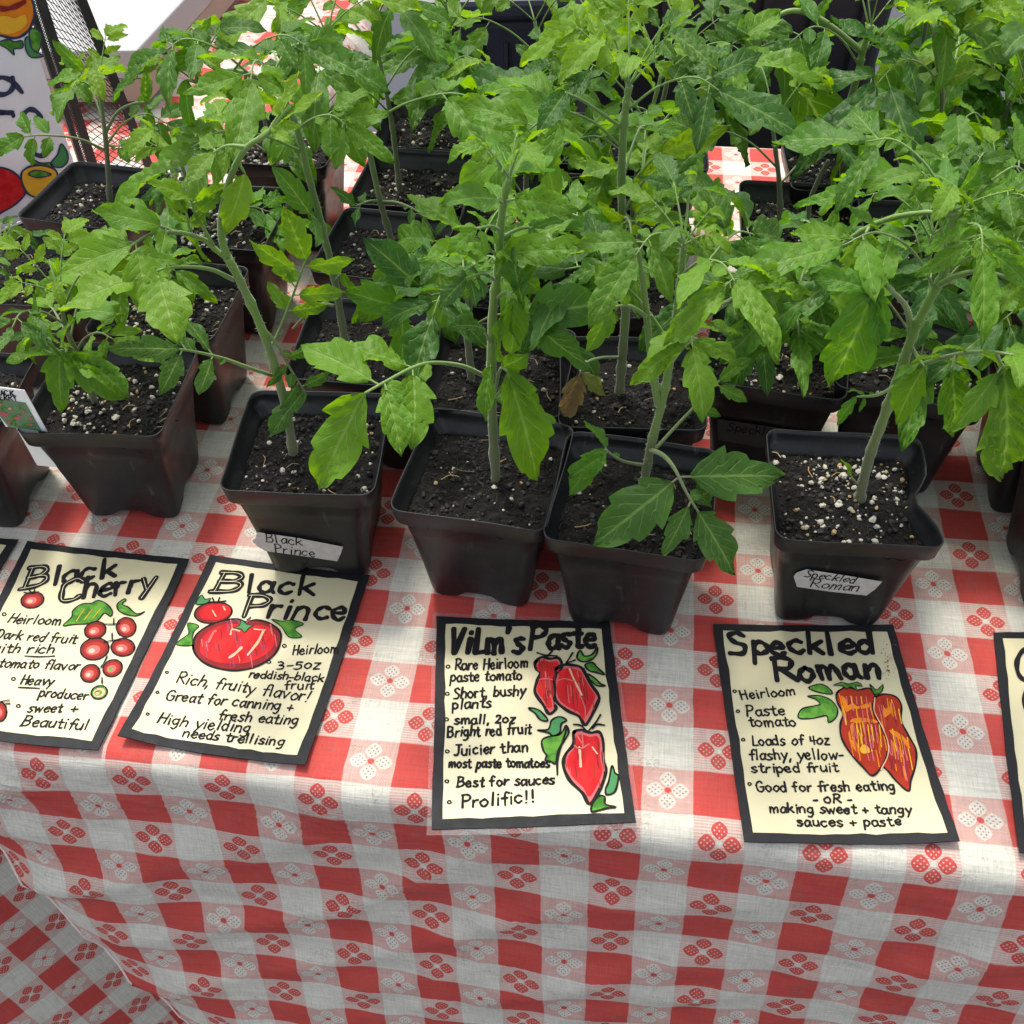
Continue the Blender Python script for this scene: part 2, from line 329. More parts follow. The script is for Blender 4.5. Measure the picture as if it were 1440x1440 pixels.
# ------------------------------------------------------------------ the tables and their cloths
PER = .054
def edge_v(u): return -.1189 - .0313 * (u + .25)
def wrinkle(u, s):
    d = .0
    for (k, a, ph, amp) in ((38, .55, .3, .0022), (61, .72, 1.9, .0013), (24, .30, 4.0, .0026), (95, .62, 2.2, .0006)):
        q = math.sin(k * (u * a + s) + ph + 2.2 * noise.noise((u * 5, s * 5, k)))
        d += amp * (1 - abs(q)) ** 2.0 * (0.3 + .9 * max(0, noise.noise((u * 3.1 + k, s * 4, 1.7)) + .35))
    d += .004 * noise.noise((u * 6, s * 5, 3.3)) + .0012 * noise.noise((u * 30, s * 40, 9))
    return d * 2.1
def drape_point(i, j):
    u = i * PER; v = -j * PER
    s = edge_v(u) - v; uu = u + .25
    a = .1233 - .0619 * uu + .1967 * uu * uu; th = math.pi / 2 - a; r = .0131; L = r * th
    if s <= 0:
        z = .0006 * noise.noise((u * 22, v * 22, 1)) * min(1, max(0, (.6 - v) * 10))
        if v > .24: z += .004 * max(0, noise.noise((u * 9, v * 9, 4))) * min(1, (v - .24) * 12) * (0 if u > -.52 else 1)
        return table(u, v, z - .0006)
    if s < L:
        t = s / r; x = r * math.sin(t); z = -r * (1 - math.cos(t)); nx, nz = math.sin(t), math.cos(t)
    else:
        x = r * math.sin(th) + (s - L) * math.cos(th); z = -r * (1 - math.cos(th)) - (s - L) * math.sin(th); nx, nz = math.sin(th), math.cos(th)
    w = wrinkle(u, s) * min(1, s / .05)
    if j > 3:                                # the hem at the left curls away
        im = HEM(j); f = max(0, 1 - (i - im) / 1.4); w -= .018 * f * f
    du = (.0172 * (u + 2.8022) - .0143) * s
    return table(u + du, v + s - x - nx * w, z + nz * w - .0006)
hj = [-20, 1.9, 2.5, 3.1, 4.1, 5.2, 6.3, 7.4, 9, 13.2]; hi = [-17, -17, -14.6, -12.0, -10.8, -10.4, -9.98, -9.57, -8.9, -8.0]
def HEM(j): return float(np.interp(j, hj, hi))
js = np.concatenate([np.arange(-11.28, 2.0, .24), np.arange(2.0, 13.2, .11)]); nc = 190; V = []; UV = []
for j in js:
    i0 = HEM(j)
    for k in range(nc):
        i = i0 + (13.5 - i0) * k / (nc - 1); V.append(drape_point(i, j)); UV.append((i, j))
mb = MB(); R_ = len(js)
mb.add(V, [(a * nc + b, (a + 1) * nc + b, (a + 1) * nc + b + 1, a * nc + b + 1) for a in range(R_ - 1) for b in range(nc - 1)], 0, UV)
cl = part('tablecloth', mb, [MAT['cloth']], None)
mb = MB(); hem = []
for j in np.arange(2.6, 13.1, .15):
    a = drape_point(HEM(j) + .02, j); hem.append(a)
mb.tube(np.array(hem), .0011, 6, 0); hm = part('hem', mb, [simple('stitched_hem', (.66, .52, .46), .8, .2, 300)], cl)
mod = cl.modifiers.new('thickness', 'SOLIDIFY'); mod.thickness = .0007; mod.offset = -1
tag(cl, 'red and white checked tablecloth with flower print, draped over the front of the plant table', 'tablecloth')
# back drape kept short behind the table edge is part of the table: the top slab and legs
t0, inv = root('folding_table', table(-.1, .24, -.74), TH)
mb = MB(); ax = [table(1, 0) - table(0, 0), table(0, 1) - table(0, 0), np.array([0, 0, 1.0])]
mb.box(table(-.1, .2405, -.022), 1.62, .70, .036, 0, ax); part('tabletop', mb, [MAT['tabletop']], t0, inv, False)
for (u, v) in ((-.8, -.02), (.62, -.02), (-.8, .5), (.62, .5)):
    mb = MB(); mb.tube([table(u, v, -.04), table(u, v, -.738)], .012, 10, 0); part('leg', mb, [MAT['steel']], t0, inv)
tag(t0, 'folding table hidden under the red and white checked cloth', 'table')

# lower cloth seen past the lifted hem at the left: hangs from a lower table edge, turned towards the viewer
O = np.array([-.4264, .3872, -.370]); eA = unit([.184, -.0636, -.981]); eB = unit([-.7945, -.5972, -.1103]); nF = unit([-.5788, .7996, -.1604]) * -1
V = []; UV = []; ra = np.arange(-4.4, 6.6, .2); rb = np.arange(-7, 9.2, .2)
for a in ra:
    for b in rb:
        w = .004 * noise.noise((a * .5, b * .6, 7)) + .003 * math.sin(b * 1.3 + .4 * a) - (.055 * max(0, -3.4 - a) ** 2 * .5)
        V.append(O + PER * (a * eA + b * eB) + nF * w); UV.append((a, b))
na, nb = len(ra), len(rb)
mb = MB(); mb.add(V, [(a * nb + b, a * nb + b + 1, (a + 1) * nb + b + 1, (a + 1) * nb + b) for a in range(na - 1) for b in range(nb - 1)], 0, UV)
cl2 = part('tablecloth', mb, [MAT['cloth']], None)
tag(cl2, 'shaded checked cloth with slanting rows showing past the curved hem at bottom left', 'tablecloth')
# cloth of the adjoining table at the back left, rumpled
V = []; UV = []; ru = np.arange(-28, -9.9, .2); rv = np.arange(11.42, 24, .2)
for v in rv:
    for u in ru:
        f = min(1, max(0, (v - 11.45) * .9)); q = noise.noise((u * .55, v * .75, 2.2)); q2 = noise.noise((u * 1.4 + q * 2, v * 1.1, 8))
        z = -.004 + f * (.016 * max(0, q + .15) + .010 * abs(q2)) - .25 * max(0, (u + 10.6)) ** 2 * .5 - (0 if u < -10.3 else 0)
        V.append(table(u * PER + .03 * q * f, v * PER, z)); UV.append((u + .3, -v + .2))
na, nb = len(rv), len(ru)
mb = MB(); mb.add(V, [(a * nb + b, a * nb + b + 1, (a + 1) * nb + b + 1, (a + 1) * nb + b) for a in range(na - 1) for b in range(nb - 1)], 0, UV)
cl3 = part('tablecloth', mb, [MAT['cloth']], None); tag(cl3, 'rumpled red and white cloth on the back table under the white box', 'tablecloth')
t1, inv = root('back_table', table(-1.05, .97, -.74), TH); mb = MB(); mb.box(table(-1.06, .97, -.04), .88, .66, .036, 0, ax); part('tabletop', mb, [MAT['tabletop']], t1, inv, False)
for (u, v) in ((-1.4, .7), (-.75, .7), (-1.4, 1.24), (-.75, 1.24)):
    mb = MB(); mb.tube([table(u, v, -.05), table(u, v, -.738)], .012, 10, 0); part('leg', mb, [MAT['steel']], t1, inv)
tag(t1, 'back table under the rumpled checked cloth and white box', 'table')

# ------------------------------------------------------------------ handwriting: stroke glyphs, x-height 10
GL = {
'a': (8, '7,8 4,10 1,7 1,3 3,0 6,2 7,6|!7,10 7,3 8.5,0'), 'b': (8, '!1,17 1,0|1,6 4,10 7,7 7,3 4,0 1,2'), 'c': (7.5, '7,8.5 4,10 1,7 1,3 4,0 7,2'),
'd': (8, '7,7 4,10 1,7 1,3 4,0 7,3|!7,17 7,0'), 'e': (7.5, '1,5 6.5,6 6,9 4,10 1,7 1,3 4,0 7,2'), 'f': (6.5, '7,15.5 5,17 3,14 3,0|!0,9 6,9.5'),
'g': (8, '7,8 4,10 1,7 1,4 4,1 7,4|!7,10 7,-2|7,-2 5,-6 1,-5'), 'h': (8, '!1,17 1,0|1,6 4,10 7,8 7,0'), 'i': (3.5, '!2,10 2,0|!2,14 2.4,14.6'), 'k': (8, '!1,17 1,0|!7,10 1,4|!3,6 8,0'),
'l': (4, '!2,17 2,0'), 'm': (11.5, '!1,10 1,0|1,6 3,10 5,8 5.5,0|5.5,6 8,10 10,8 10.5,0'), 'n': (8, '!1,10 1,0|1,6 4,10 7,8 7,0'), 'o': (8, '4,10 1,7 1,3 4,0 7,3 7,7 4,10'),
'p': (8, '!1,10 1,-7|1,7 4,10 7,7 7,3 4,0 1,3'), 'r': (6, '!1,10 1,0|1,5 3,9 6,9.5'), 's': (7, '6.5,9 4,10 1.5,8 4,5 6.5,3 4,0 0.5,1'), 't': (6, '!3,15 3,3|3,3 4,0 6.5,1|!0,10 6,10.5'),
'u': (8, '1,10 1,3 4,0 7,3|!7,10 7.3,0'), 'v': (8, '!0.5,10 4,0|!4,0 7.5,10'), 'w': (11, '!0.5,10 3,0|!3,0 5.5,8|!5.5,8 8,0|!8,0 10.5,10'), 'y': (8, '!0.5,10 4,1|!8,10 2,-6'), 'z': (7.5, '!1,10 7,10|!7,10 1,0|!1,0 7,0'),
'B': (10.5, '!2,17 1.5,0|1,17 6,17 8.5,14 6.5,10 2,9|2,9 7.5,9 9.5,5 7,1 0.5,0'), 'C': (10, '9,14 6,17 2,14 1,8 3,1 7,0 10,3'), 'D': (10, '!2,16 2,0|0,16 6,16 9.5,10 7,2 1,0'), 'G': (11, '9,14 6,17 2,14 1,8 3,1 7,0 9.5,3 9.5,7|!6,7.5 10.5,7.5'),
'H': (10, '!2,17 1.5,0|!9,17 8.5,0|!1,9 9.5,9'), 'J': (8, '!6,17 6,4|6,4 4,0 1,2|!2,17 9,17'), 'L': (8, '!2,17 2,0|!2,0 8.5,1'), 'P': (9, '!2,17 1.5,0|1,16.5 6,17.5 9,14 7,9.5 2,8.5'), 'R': (10, '!2,17 1.5,0|1,16.5 6,17.5 9,14 7,9.5 2,8.5|!3,9 10,0'),
'S': (9, '8.5,14.5 5,17 1.5,14 4,9.5 8,6 6,1 0.5,1'), 'V': (10, '!1,17 5,0|!5,0 9,17'), 'O': (9, '5,12 1,9 1,3 5,0 8,3 8,9 5,12'), 'U': (9, '!1,16 1,5|1,5 2,1 6,0 9,4|!9,16 9,4'),
'2': (8, '1,11 3,14 6.5,12 5,6 1,0|!1,0 8,0.5'), '3': (8, '1,12 5,13 6,9 3,7 7,5 6,1 1,0'), '4': (8, '!2,13 1.5,6|!1.5,6 8,6.5|!6,14 6,0'), '5': (8, '!7,13 2,13|!2,13 1.5,8|1.5,8 6,8 7,3 4,0 0.5,1'),
',': (3, '!2,2 1,-3'), '.': (3, '!1.5,.4 1.7,0'), '!': (4, '!2.6,16 2,5|!1.9,.6 1.8,0'), "'": (3, '!2,18 1,14'), '-': (6, '!0.5,5 6,5.3'), '+': (8, '!4,10 4,1|!0.5,5.5 7.5,5.5'), ' ': (5, '')}
def ribbon(mb, P2, w, to3, mi=0, taper=True):
    """flat marker stroke; P2 in plane coordinates (metres)"""
    P2 = np.asarray(P2, float)
    if len(P2) < 2: return
    T = np.gradient(P2, axis=0); T /= np.linalg.norm(T, axis=1, keepdims=True) + 1e-9; N = np.stack([-T[:, 1], T[:, 0]], 1)
    n = len(P2); ww = np.full(n, w / 2)
    if taper: ww *= 1 + .16 * np.sin(np.arange(n) * 1.1 + P2[0, 0] * 9000)
    L = [P2[0] - T[0] * w * .32]; V = [P2[0] + N[0] * ww[0] * .55 - T[0] * w * .36, P2[0] - N[0] * ww[0] * .55 - T[0] * w * .36]
    for i in range(n): V += [P2[i] + N[i] * ww[i], P2[i] - N[i] * ww[i]]
    V += [P2[-1] + N[-1] * ww[-1] * .55 + T[-1] * w * .36, P2[-1] - N[-1] * ww[-1] * .55 + T[-1] * w * .36]
    F = [(2 * i, 2 * i + 1, 2 * i + 3, 2 * i + 2) for i in range(n + 1)]
    mb.add([to3(p) for p in V], F, mi)
RNG = random.Random(5)
_zc = [0]
def write(mb, txt, e0, e1, xh, w, pl, mi=0, inline='', mi_in=1, wide_caps=False, capw=1.0):
    """write txt along the baseline from e0 to e1 (pixels); xh = x-height in photo pixels; pl = plane object"""
    a = pl.to2(*e0); b = pl.to2(*e1); d = b - a; L = np.linalg.norm(d); d = d / L; up = np.array([-d[1], d[0]])
    mid = ((e0[0] + e1[0]) / 2, (e0[1] + e1[1]) / 2); hh = abs(np.dot(pl.to2(mid[0], mid[1] - xh) - pl.to2(*mid), up)) / 10
    gap = 1.5; tot = sum(GL[c][0] * (capw if c.isupper() else 1) + gap for c in txt) - gap; sx = L / tot; x = 0
    for c in txt:
        wd, strokes = GL[c]; k = capw if c.isupper() else 1
        jx, jy, sl = RNG.uniform(-.5, .5), RNG.uniform(-.8, .8), RNG.uniform(-.04, .16)
        for si, st in enumerate(strokes.split('|')):
            if not st: continue
            straight = st[0] == '!'; q = np.array([[float(t) for t in p.split(',')] for p in st.lstrip('!').split()])
            q = q + np.array([[RNG.uniform(-.42, .42), RNG.uniform(-.5, .5)] for _ in q])
            q = smooth_path(np.c_[q, np.zeros(len(q))], 2 if straight else 5)[:, :2]
            P = np.array([a + d * ((x + (px * k + jx)) * sx + sl * py * hh) + up * (py + jy) * hh for px, py in q])
            _zc[0] = (_zc[0] + 1) % 40; zz = pl.lift + _zc[0] * 2.5e-6
            ribbon(mb, P, w * (1.35 if c in inline else 1), lambda p, zz=zz: pl.to3(p, zz), mi)
            if c in inline: ribbon(mb, P, w * .11, lambda p: pl.to3(p, pl.lift + .00018), mi_in, False)
        x += wd * k + gap
class Plane:
    def __init__(s, p0, n, lift=.0003, xdir=None):
        s.p0 = np.asarray(p0, float); s.n = unit(n); xd = np.array([1.0, 0, 0]) if xdir is None else np.asarray(xdir, float)
        s.x = unit(xd - s.n * np.dot(xd, s.n)); s.y = np.cross(s.n, s.x); s.lift = lift
    def to2(s, px, py):
        q = at_plane(px, py, s.p0, s.n) - s.p0; return np.array([np.dot(q, s.x), np.dot(q, s.y)])
    def to3(s, p, dz=0.0): return s.p0 + s.x * p[0] + s.y * p[1] + s.n * dz
def poly(mb, px, pl, dz, mi, sm=4):
    """closed filled outline, pixel points"""
    q = np.array([pl.to2(*p) for p in px]); q3 = np.c_[q, np.zeros(len(q))]
    if sm > 1:
        Q = np.vstack([q3[-2:], q3, q3[:2]]); S = smooth_path(Q, sm); q = S[2 * sm:(2 + len(q3)) * sm][:, :2]
    mb.add([pl.to3(p, dz) for p in q], [tuple(range(len(q)))], mi); return q
def outline(mb, q, pl, dz, w, mi): ribbon(mb, np.vstack([q, q[:2]]), w, lambda p: pl.to3(p, dz), mi)
def drawn(mb, px, pl, fill, w=.0006, dz=.0003, sm=4, ink=0):
    q = poly(mb, px, pl, dz, fill, sm); outline(mb, q, pl, dz + .00012, w, ink)
def stroke(mb, px, pl, w, mi=0, dz=.00055, sm=4):
    q = np.array([pl.to2(*p) for p in px]); q = smooth_path(np.c_[q, np.zeros(len(q))], sm)[:, :2]; ribbon(mb, q, w, lambda p: pl.to3(p, dz), mi)
def ell(cx, cy, rx, ry, rot=0, n=12):
    c, s = math.cos(rot), math.sin(rot); return [(cx + rx * math.cos(t) * c - ry * math.sin(t) * s, cy + rx * math.cos(t) * s + ry * math.sin(t) * c) for t in np.arange(n) * 2 * math.pi / n]
def zoomf(ox, oy, k): return lambda pts: [(ox + x / k, oy + y / k) for x, y in pts]
# ------------------------------------------------------------------ hand-lettered variety cards lying on the cloth
CARDM = [MAT[k] for k in ('ink', 'inline', 'green', 'red', 'pink', 'darkred', 'orange', 'yellow', 'purple', 'teal', 'cream', 'brick')]
INK, INL, GRN, RED, PNK, DRD, ORG, YEL, PUR, TEA, CRM, BRK = range(12)
CZ = .0016
PL = Plane((0, 0, CZ), (0, 0, 1), .0002)
def card(corners, border_px, label, draw, letters, film=None, curl=(.002, .001, .001, .001)):
    """corners: TL, TR, BR, BL photo pixels of the black edge"""
    P = [at_z(x, y, CZ - .0004) for x, y in corners]; c = sum(P) / 4
    d = P[1] - P[0]; rz = math.atan2(d[1], d[0]); r, inv = root('sign_card', (c[0], c[1], .0006), rz)
    def sheet(Q, z0, z1, wob, seed, mi=0):
        mb = MB(); rr = random.Random(seed); N = 15; top = []
        for b in range(N):
            for a in range(N):
                u, v = a / (N - 1), b / (N - 1); p = (Q[0] * (1 - u) + Q[1] * u) * (1 - v) + (Q[3] * (1 - u) + Q[2] * u) * v
                ea = min(a, N - 1 - a) == 0; eb = min(b, N - 1 - b) == 0
                if ea or eb: p = p + np.array([rr.uniform(-wob, wob) * ea, rr.uniform(-wob, wob) * eb, 0])
                top.append(p)
        top = np.array(top); lo = top.copy(); top[:, 2] = z1; lo[:, 2] = z0; n = N * N
        F = [(b * N + a, b * N + a + 1, (b + 1) * N + a + 1, (b + 1) * N + a) for b in range(N - 1) for a in range(N - 1)]
        edge = [a for a in range(N)] + [b * N + N - 1 for b in range(1, N)] + [(N - 1) * N + a for a in range(N - 2, -1, -1)] + [b * N for b in range(N - 2, 0, -1)]
        F += [(edge[k], edge[k] + n, edge[(k + 1) % len(edge)] + n, edge[(k + 1) % len(edge)]) for k in range(len(edge))]
        mb.add(np.vstack([top, lo]), F, mi); return mb
    def sheet_old(Q, z0, z1, wob, seed, mi=0):
        mb = MB(); top = []; rr = random.Random(seed)
        for k in range(4):
            a, b = Q[k], Q[(k + 1) % 4]
            for t in np.linspace(0, 1, 10)[:-1]:
                p = a + (b - a) * t; nn = unit(np.array([-(b - a)[1], (b - a)[0], 0])); top.append(p + nn * rr.uniform(-wob, wob))
        top = np.array(top); n = len(top); lo = top.copy(); top[:, 2] = z1; lo[:, 2] = z0
        mb.add(np.vstack([top, lo]), [tuple(range(n))] + [(i, i + n, (i + 1) % n + n, (i + 1) % n) for i in range(n)], mi); return mb
    # orient counter-clockwise
    Q = [P[3], P[2], P[1], P[0]]
    part('border', sheet(Q, .0004, CZ - .0004, .00025, len(label)), [MAT['border']], r, inv, False)
    def inset(Q, t):
        c = sum(Q) / 4; out = []
        for k in range(4):
            a, b, e = Q[k - 1], Q[k], Q[(k + 1) % 4]; u1 = unit(a - b); u2 = unit(e - b); out.append(b + u1 * t[k % 2] + u2 * t[(k + 1) % 2])
        return out
    if film is not None:
        c0 = sum(Q) / 4; F = [q + unit(q - c0) * film for q in Q]; part('laminate_film', sheet(F, .0003, .00042, .0001, 3), [MAT['film']], r, inv, False)
    pap = part('paper', sheet(inset(Q, border_px), CZ - .00055, CZ, .0006, len(label) + 1), [MAT['paper']], r, inv, False)
    if letters:
        mb = MB(); letters(mb); part('lettering', mb, CARDM, pap, inv, False)
    if draw:
        mb = MB(); draw(mb); part('drawing', mb, CARDM, pap, inv, False)
    for o in [c for c in r.children] + [c for c in pap.children]:          # the corners of the card lift a little
        for v in o.data.vertices:
            u, w = v.co.x / .054, v.co.y / .070
            for (cu, cw, k) in ((-1, -1, curl[0]), (1, -1, curl[1]), (1, 1, curl[2]), (-1, 1, curl[3])):
                v.co.z += k * max(0, (u * cu + w * cw - 1.0)) ** 2
    tag(r, label, 'sign', 'hand lettered variety cards along the table edge'); return r
def lines(mb, L, w=.00108):
    for (t, x0, y0, x1, y1, xh) in L: write(mb, t, (x0, y0), (x1, y1), xh * .88, w, PL)
def hatch(mb, px, mats, n, L, w, dz, seed=1, slope=.15):
    """short marker strokes inside a pixel outline"""
    rr = random.Random(seed); A = np.array(px); lo, hi = A.min(0), A.max(0)
    def inside(x, y):
        c = False; j = len(A) - 1
        for i in range(len(A)):
            if (A[i][1] > y) != (A[j][1] > y) and x < (A[j][0] - A[i][0]) * (y - A[i][1]) / (A[j][1] - A[i][1]) + A[i][0]: c = not c
            j = i
        return c
    k = 0
    for _ in range(n * 12):
        if k >= n: break
        x, y = rr.uniform(lo[0], hi[0]), rr.uniform(lo[1], hi[1]); l = L * rr.uniform(.5, 1.3); q = [(x, y), (x + slope * l * .5 + rr.uniform(-1, 1), y + l * .5), (x + slope * l, y + l)]
        if all(inside(*p) for p in q): stroke(mb, q, PL, w * rr.uniform(.6, 1.3), rr.choice(mats), dz + k * 1e-6, 2); k += 1
def bullets(mb, B, r=2.6):
    for x, y in B: stroke(mb, ell(x, y, r, r * .8, n=8) + [(x + r, y)], PL, .0008, 0, .0003, 2)
BW = (.0058, .0058)
# --- Black Cherry
def let_bc(mb):
    write(mb, 'Black', (27, 829), (161, 812), 15.5, .0030, PL, 0, 'B', INL, capw=1.35)
    write(mb, 'Cherry', (77, 846), (215, 831), 17.5, .0029, PL, 0, 'Cy', INL, capw=1.35)
    lines(mb, [('Heirloom', 9, 876, 84, 880, 9), ('Dark red fruit', -8, 898, 106, 905, 9), ('with rich', -15, 917, 75, 919, 9), ('tomato flavor', -3, 938, 110, 943, 9), ('Heavy', 27, 962, 74, 964.5, 9), ('producer', 53, 980, 122, 984, 9), ('sweet', 38, 1001, 86, 1002, 9), ('+', 97, 1002, 108, 1002, 9), ('Beautiful', 28, 1020, 122, 1027, 10)])
    bullets(mb, [(6, 864), (19, 955), (26, 993)])
    stroke(mb, [(35, 923), (56, 924), (77, 923)], PL, .0008); stroke(mb, [(26, 967), (56, 968.5)], PL, .0008)
def draw_bc(mb):
    z = zoomf(0, 740, 4.364)
    drawn(mb, z([(388, 612), (440, 560), (448, 520), (500, 480), (560, 475), (600, 458), (650, 475), (690, 520), (680, 555), (640, 535), (600, 580), (540, 600), (450, 605)]), PL, GRN, .0008)
    for a in (0, 1, 2): stroke(mb, z([(470 + a * 50, 585 - a * 8), (520 + a * 50, 510)]), PL, .0005, YEL)
    drawn(mb, z([(720, 480), (760, 450), (775, 455), (750, 480), (790, 500), (840, 540), (890, 525), (840, 552), (780, 545), (730, 520)]), PL, GRN, .0008)
    dz = .0003
    for (cx, cy, rx, ry, rot, kind) in [(775, 622, 60, 60, .3, 0), (585, 640, 66, 52, -.3, 0), (755, 745, 72, 54, 0, 0), (582, 755, 88, 66, -.2, 0), (692, 873, 60, 50, -.4, 1), (555, 905, 60, 52, -.5, 0), (610, 1022, 50, 40, -.3, 2), (200, 455, 70, 48, -.2, 0), (0, 1140, 42, 60, 0, 0)]:
        dz += .00002
        drawn(mb, z(ell(cx, cy, rx, ry, rot)), PL, DRD if kind < 2 else GRN, .0009, dz)
        poly(mb, z(ell(cx, cy + 3, rx * .74, ry * .70, rot)), PL, dz + .00014, BRK if kind < 2 else CRM); poly(mb, z(ell(cx - rx * .1, cy + ry * .12, rx * .5, ry * .44, rot)), PL, dz + .00017, PNK if kind < 2 else GRN)
        poly(mb, z(ell(cx - rx * .2, cy + ry * .2, rx * .24, ry * .22, rot)), PL, dz + .0002, CRM if kind != 1 else GRN)
    for st in ([(640, 605), (700, 605), (735, 600)], [(700, 570), (700, 605)], [(640, 715), (690, 705), (740, 700)], [(690, 660), (690, 705)], [(620, 870), (640, 840), (660, 800)], [(628, 930), (628, 968)], [(150, 410), (190, 415), (240, 405)], [(180, 395), (205, 418), (215, 392)], [(10, 1080), (60, 1070)], [(30, 1095), (65, 1090)]): stroke(mb, z(st), PL, .0008, INK, .0008)
card([(39, 762.5), (267, 787), (137.5, 1056.5), (-101, 1031)], BW, 'cream card lettered Black Cherry with a bunch of small dark tomatoes', draw_bc, let_bc)
# --- Black Prince
def let_bp(mb):
    write(mb, 'Black', (293, 832), (441, 837), 15.5, .0029, PL, 0, 'B', INL, capw=1.45)
    write(mb, 'Prince', (338, 866), (484, 874), 18, .0029, PL, 0, 'P', INL, capw=1.3)
    lines(mb, [('Heirloom', 410, 921, 475, 918, 9), ('3-5oz', 389, 941, 450, 941, 9), ('reddish-black', 349, 953, 454, 959, 7.5), ('fruit', 400, 970, 440, 970, 8.5), ('Rich, fruity flavor!', 246, 960, 433, 987, 11), ('Great for canning +', 232, 984.5, 411, 1001, 10), ('fresh eating', 306, 1012, 418, 1020, 9.5), ('High yielding', 220, 1018, 350, 1031, 10.5), ('needs trellising', 256, 1037, 398, 1050, 9)])
    bullets(mb, [(400, 908.5), (378, 931)]); bullets(mb, [(235, 946), (222, 975), (209, 1007)], 2.0)
def draw_bp(mb):
    z = zoomf(160, 770, 3.892)
    drawn(mb, z(ell(545, 358, 103, 57, -.12)), PL, DRD, .001, .00028); poly(mb, z(ell(555, 355, 88, 44, -.12)), PL, .00042, RED)
    stroke(mb, z([(540, 345), (560, 380)]), PL, .0007, CRM); stroke(mb, z([(600, 325), (610, 345)]), PL, .0009, CRM)
    q = z([(436, 555), (452, 480), (520, 430), (600, 402), (680, 393), (722, 410), (780, 398), (862, 420), (915, 475), (900, 555), (850, 615), (760, 660), (660, 675), (560, 660), (478, 620)])
    drawn(mb, q, PL, DRD, .0013, .00036)
    poly(mb, z([(470, 560), (490, 490), (550, 445), (630, 420), (700, 430), (730, 445), (790, 425), (850, 440), (885, 485), (870, 550), (820, 595), (740, 630), (650, 640), (560, 628), (500, 600)]), PL, .0005, RED)
    hatch(mb, q, (DRD, PNK, RED, PUR), 46, 14, .0007, .00056, 2)
    for st, w, m in (([(820, 460), (790, 520), (735, 590)], .0016, CRM), ([(700, 550), (670, 580), (635, 605)], .0018, CRM), ([(690, 460), (650, 450), (640, 480)], .0010, CRM), ([(770, 450), (830, 455)], .0009, CRM), ([(640, 415), (670, 400), (715, 420), (745, 400)], .0010, PUR), ([(560, 460), (545, 470), (520, 520)], .0014, PNK), ([(730, 400), (750, 385)], .0009, INK)): stroke(mb, z(st), PL, w, m, .00065)
    drawn(mb, z([(655, 445), (690, 430), (700, 400), (730, 425), (765, 430), (740, 445), (715, 470), (700, 450)]), PL, TEA, .0005, .0007, 2)
    drawn(mb, z([(405, 415), (465, 430), (440, 460), (430, 500), (440, 530), (400, 540), (340, 530), (390, 490), (412, 468)]), PL, GRN, .0006)
    drawn(mb, z([(865, 395), (920, 405), (980, 400), (1040, 420), (990, 447), (1030, 490), (960, 492), (918, 435)]), PL, GRN, .0006)
    drawn(mb, z([(450, 312), (480, 262), (500, 285), (530, 280), (510, 305)]), PL, TEA, .0006)
    for st in ([(520, 300), (560, 300), (615, 295)], [(540, 278), (555, 305)], [(580, 275), (570, 305)]): stroke(mb, z(st), PL, .0009, INK, .0006)
card([(296, 781.6), (519.7, 810), (429.8, 1080), (169, 1042)], BW, 'cream card lettered Black Prince, its top edge under a pot', draw_bp, let_bp, None, (.006, .003, .001, .001))
# --- Vilm's Paste
def let_vp(mb):
    write(mb, "ViLm's", (628, 920), (737, 917), 20, .0036, PL, 0)
    write(mb, 'Paste', (742, 913), (838, 911), 19, .0034, PL, 0, '', INL, capw=1.15)
    lines(mb, [('Rare Heirloom', 639, 943, 742, 939, 10), ('paste tomato', 633, 959, 734, 956, 9.5), ('Short, bushy', 637, 983, 739, 978, 10), ('plants', 636, 997, 690, 995.5, 9.5), ('small, 2oz', 639, 1019, 724, 1017, 9), ('Bright red fruit', 628, 1037, 747, 1032, 10), ('Juicier than', 638, 1063, 742, 1057, 10), ('most paste tomatoes', 631, 1080, 773, 1079, 9), ('Best for sauces', 642, 1107, 780, 1103, 9.5), ('Prolific!!', 648, 1137, 752, 1128, 12)], .00128)
    bullets(mb, [(630, 938), (629, 976), (628, 1012), (629, 1057), (628.5, 1099.5), (632, 1129)])
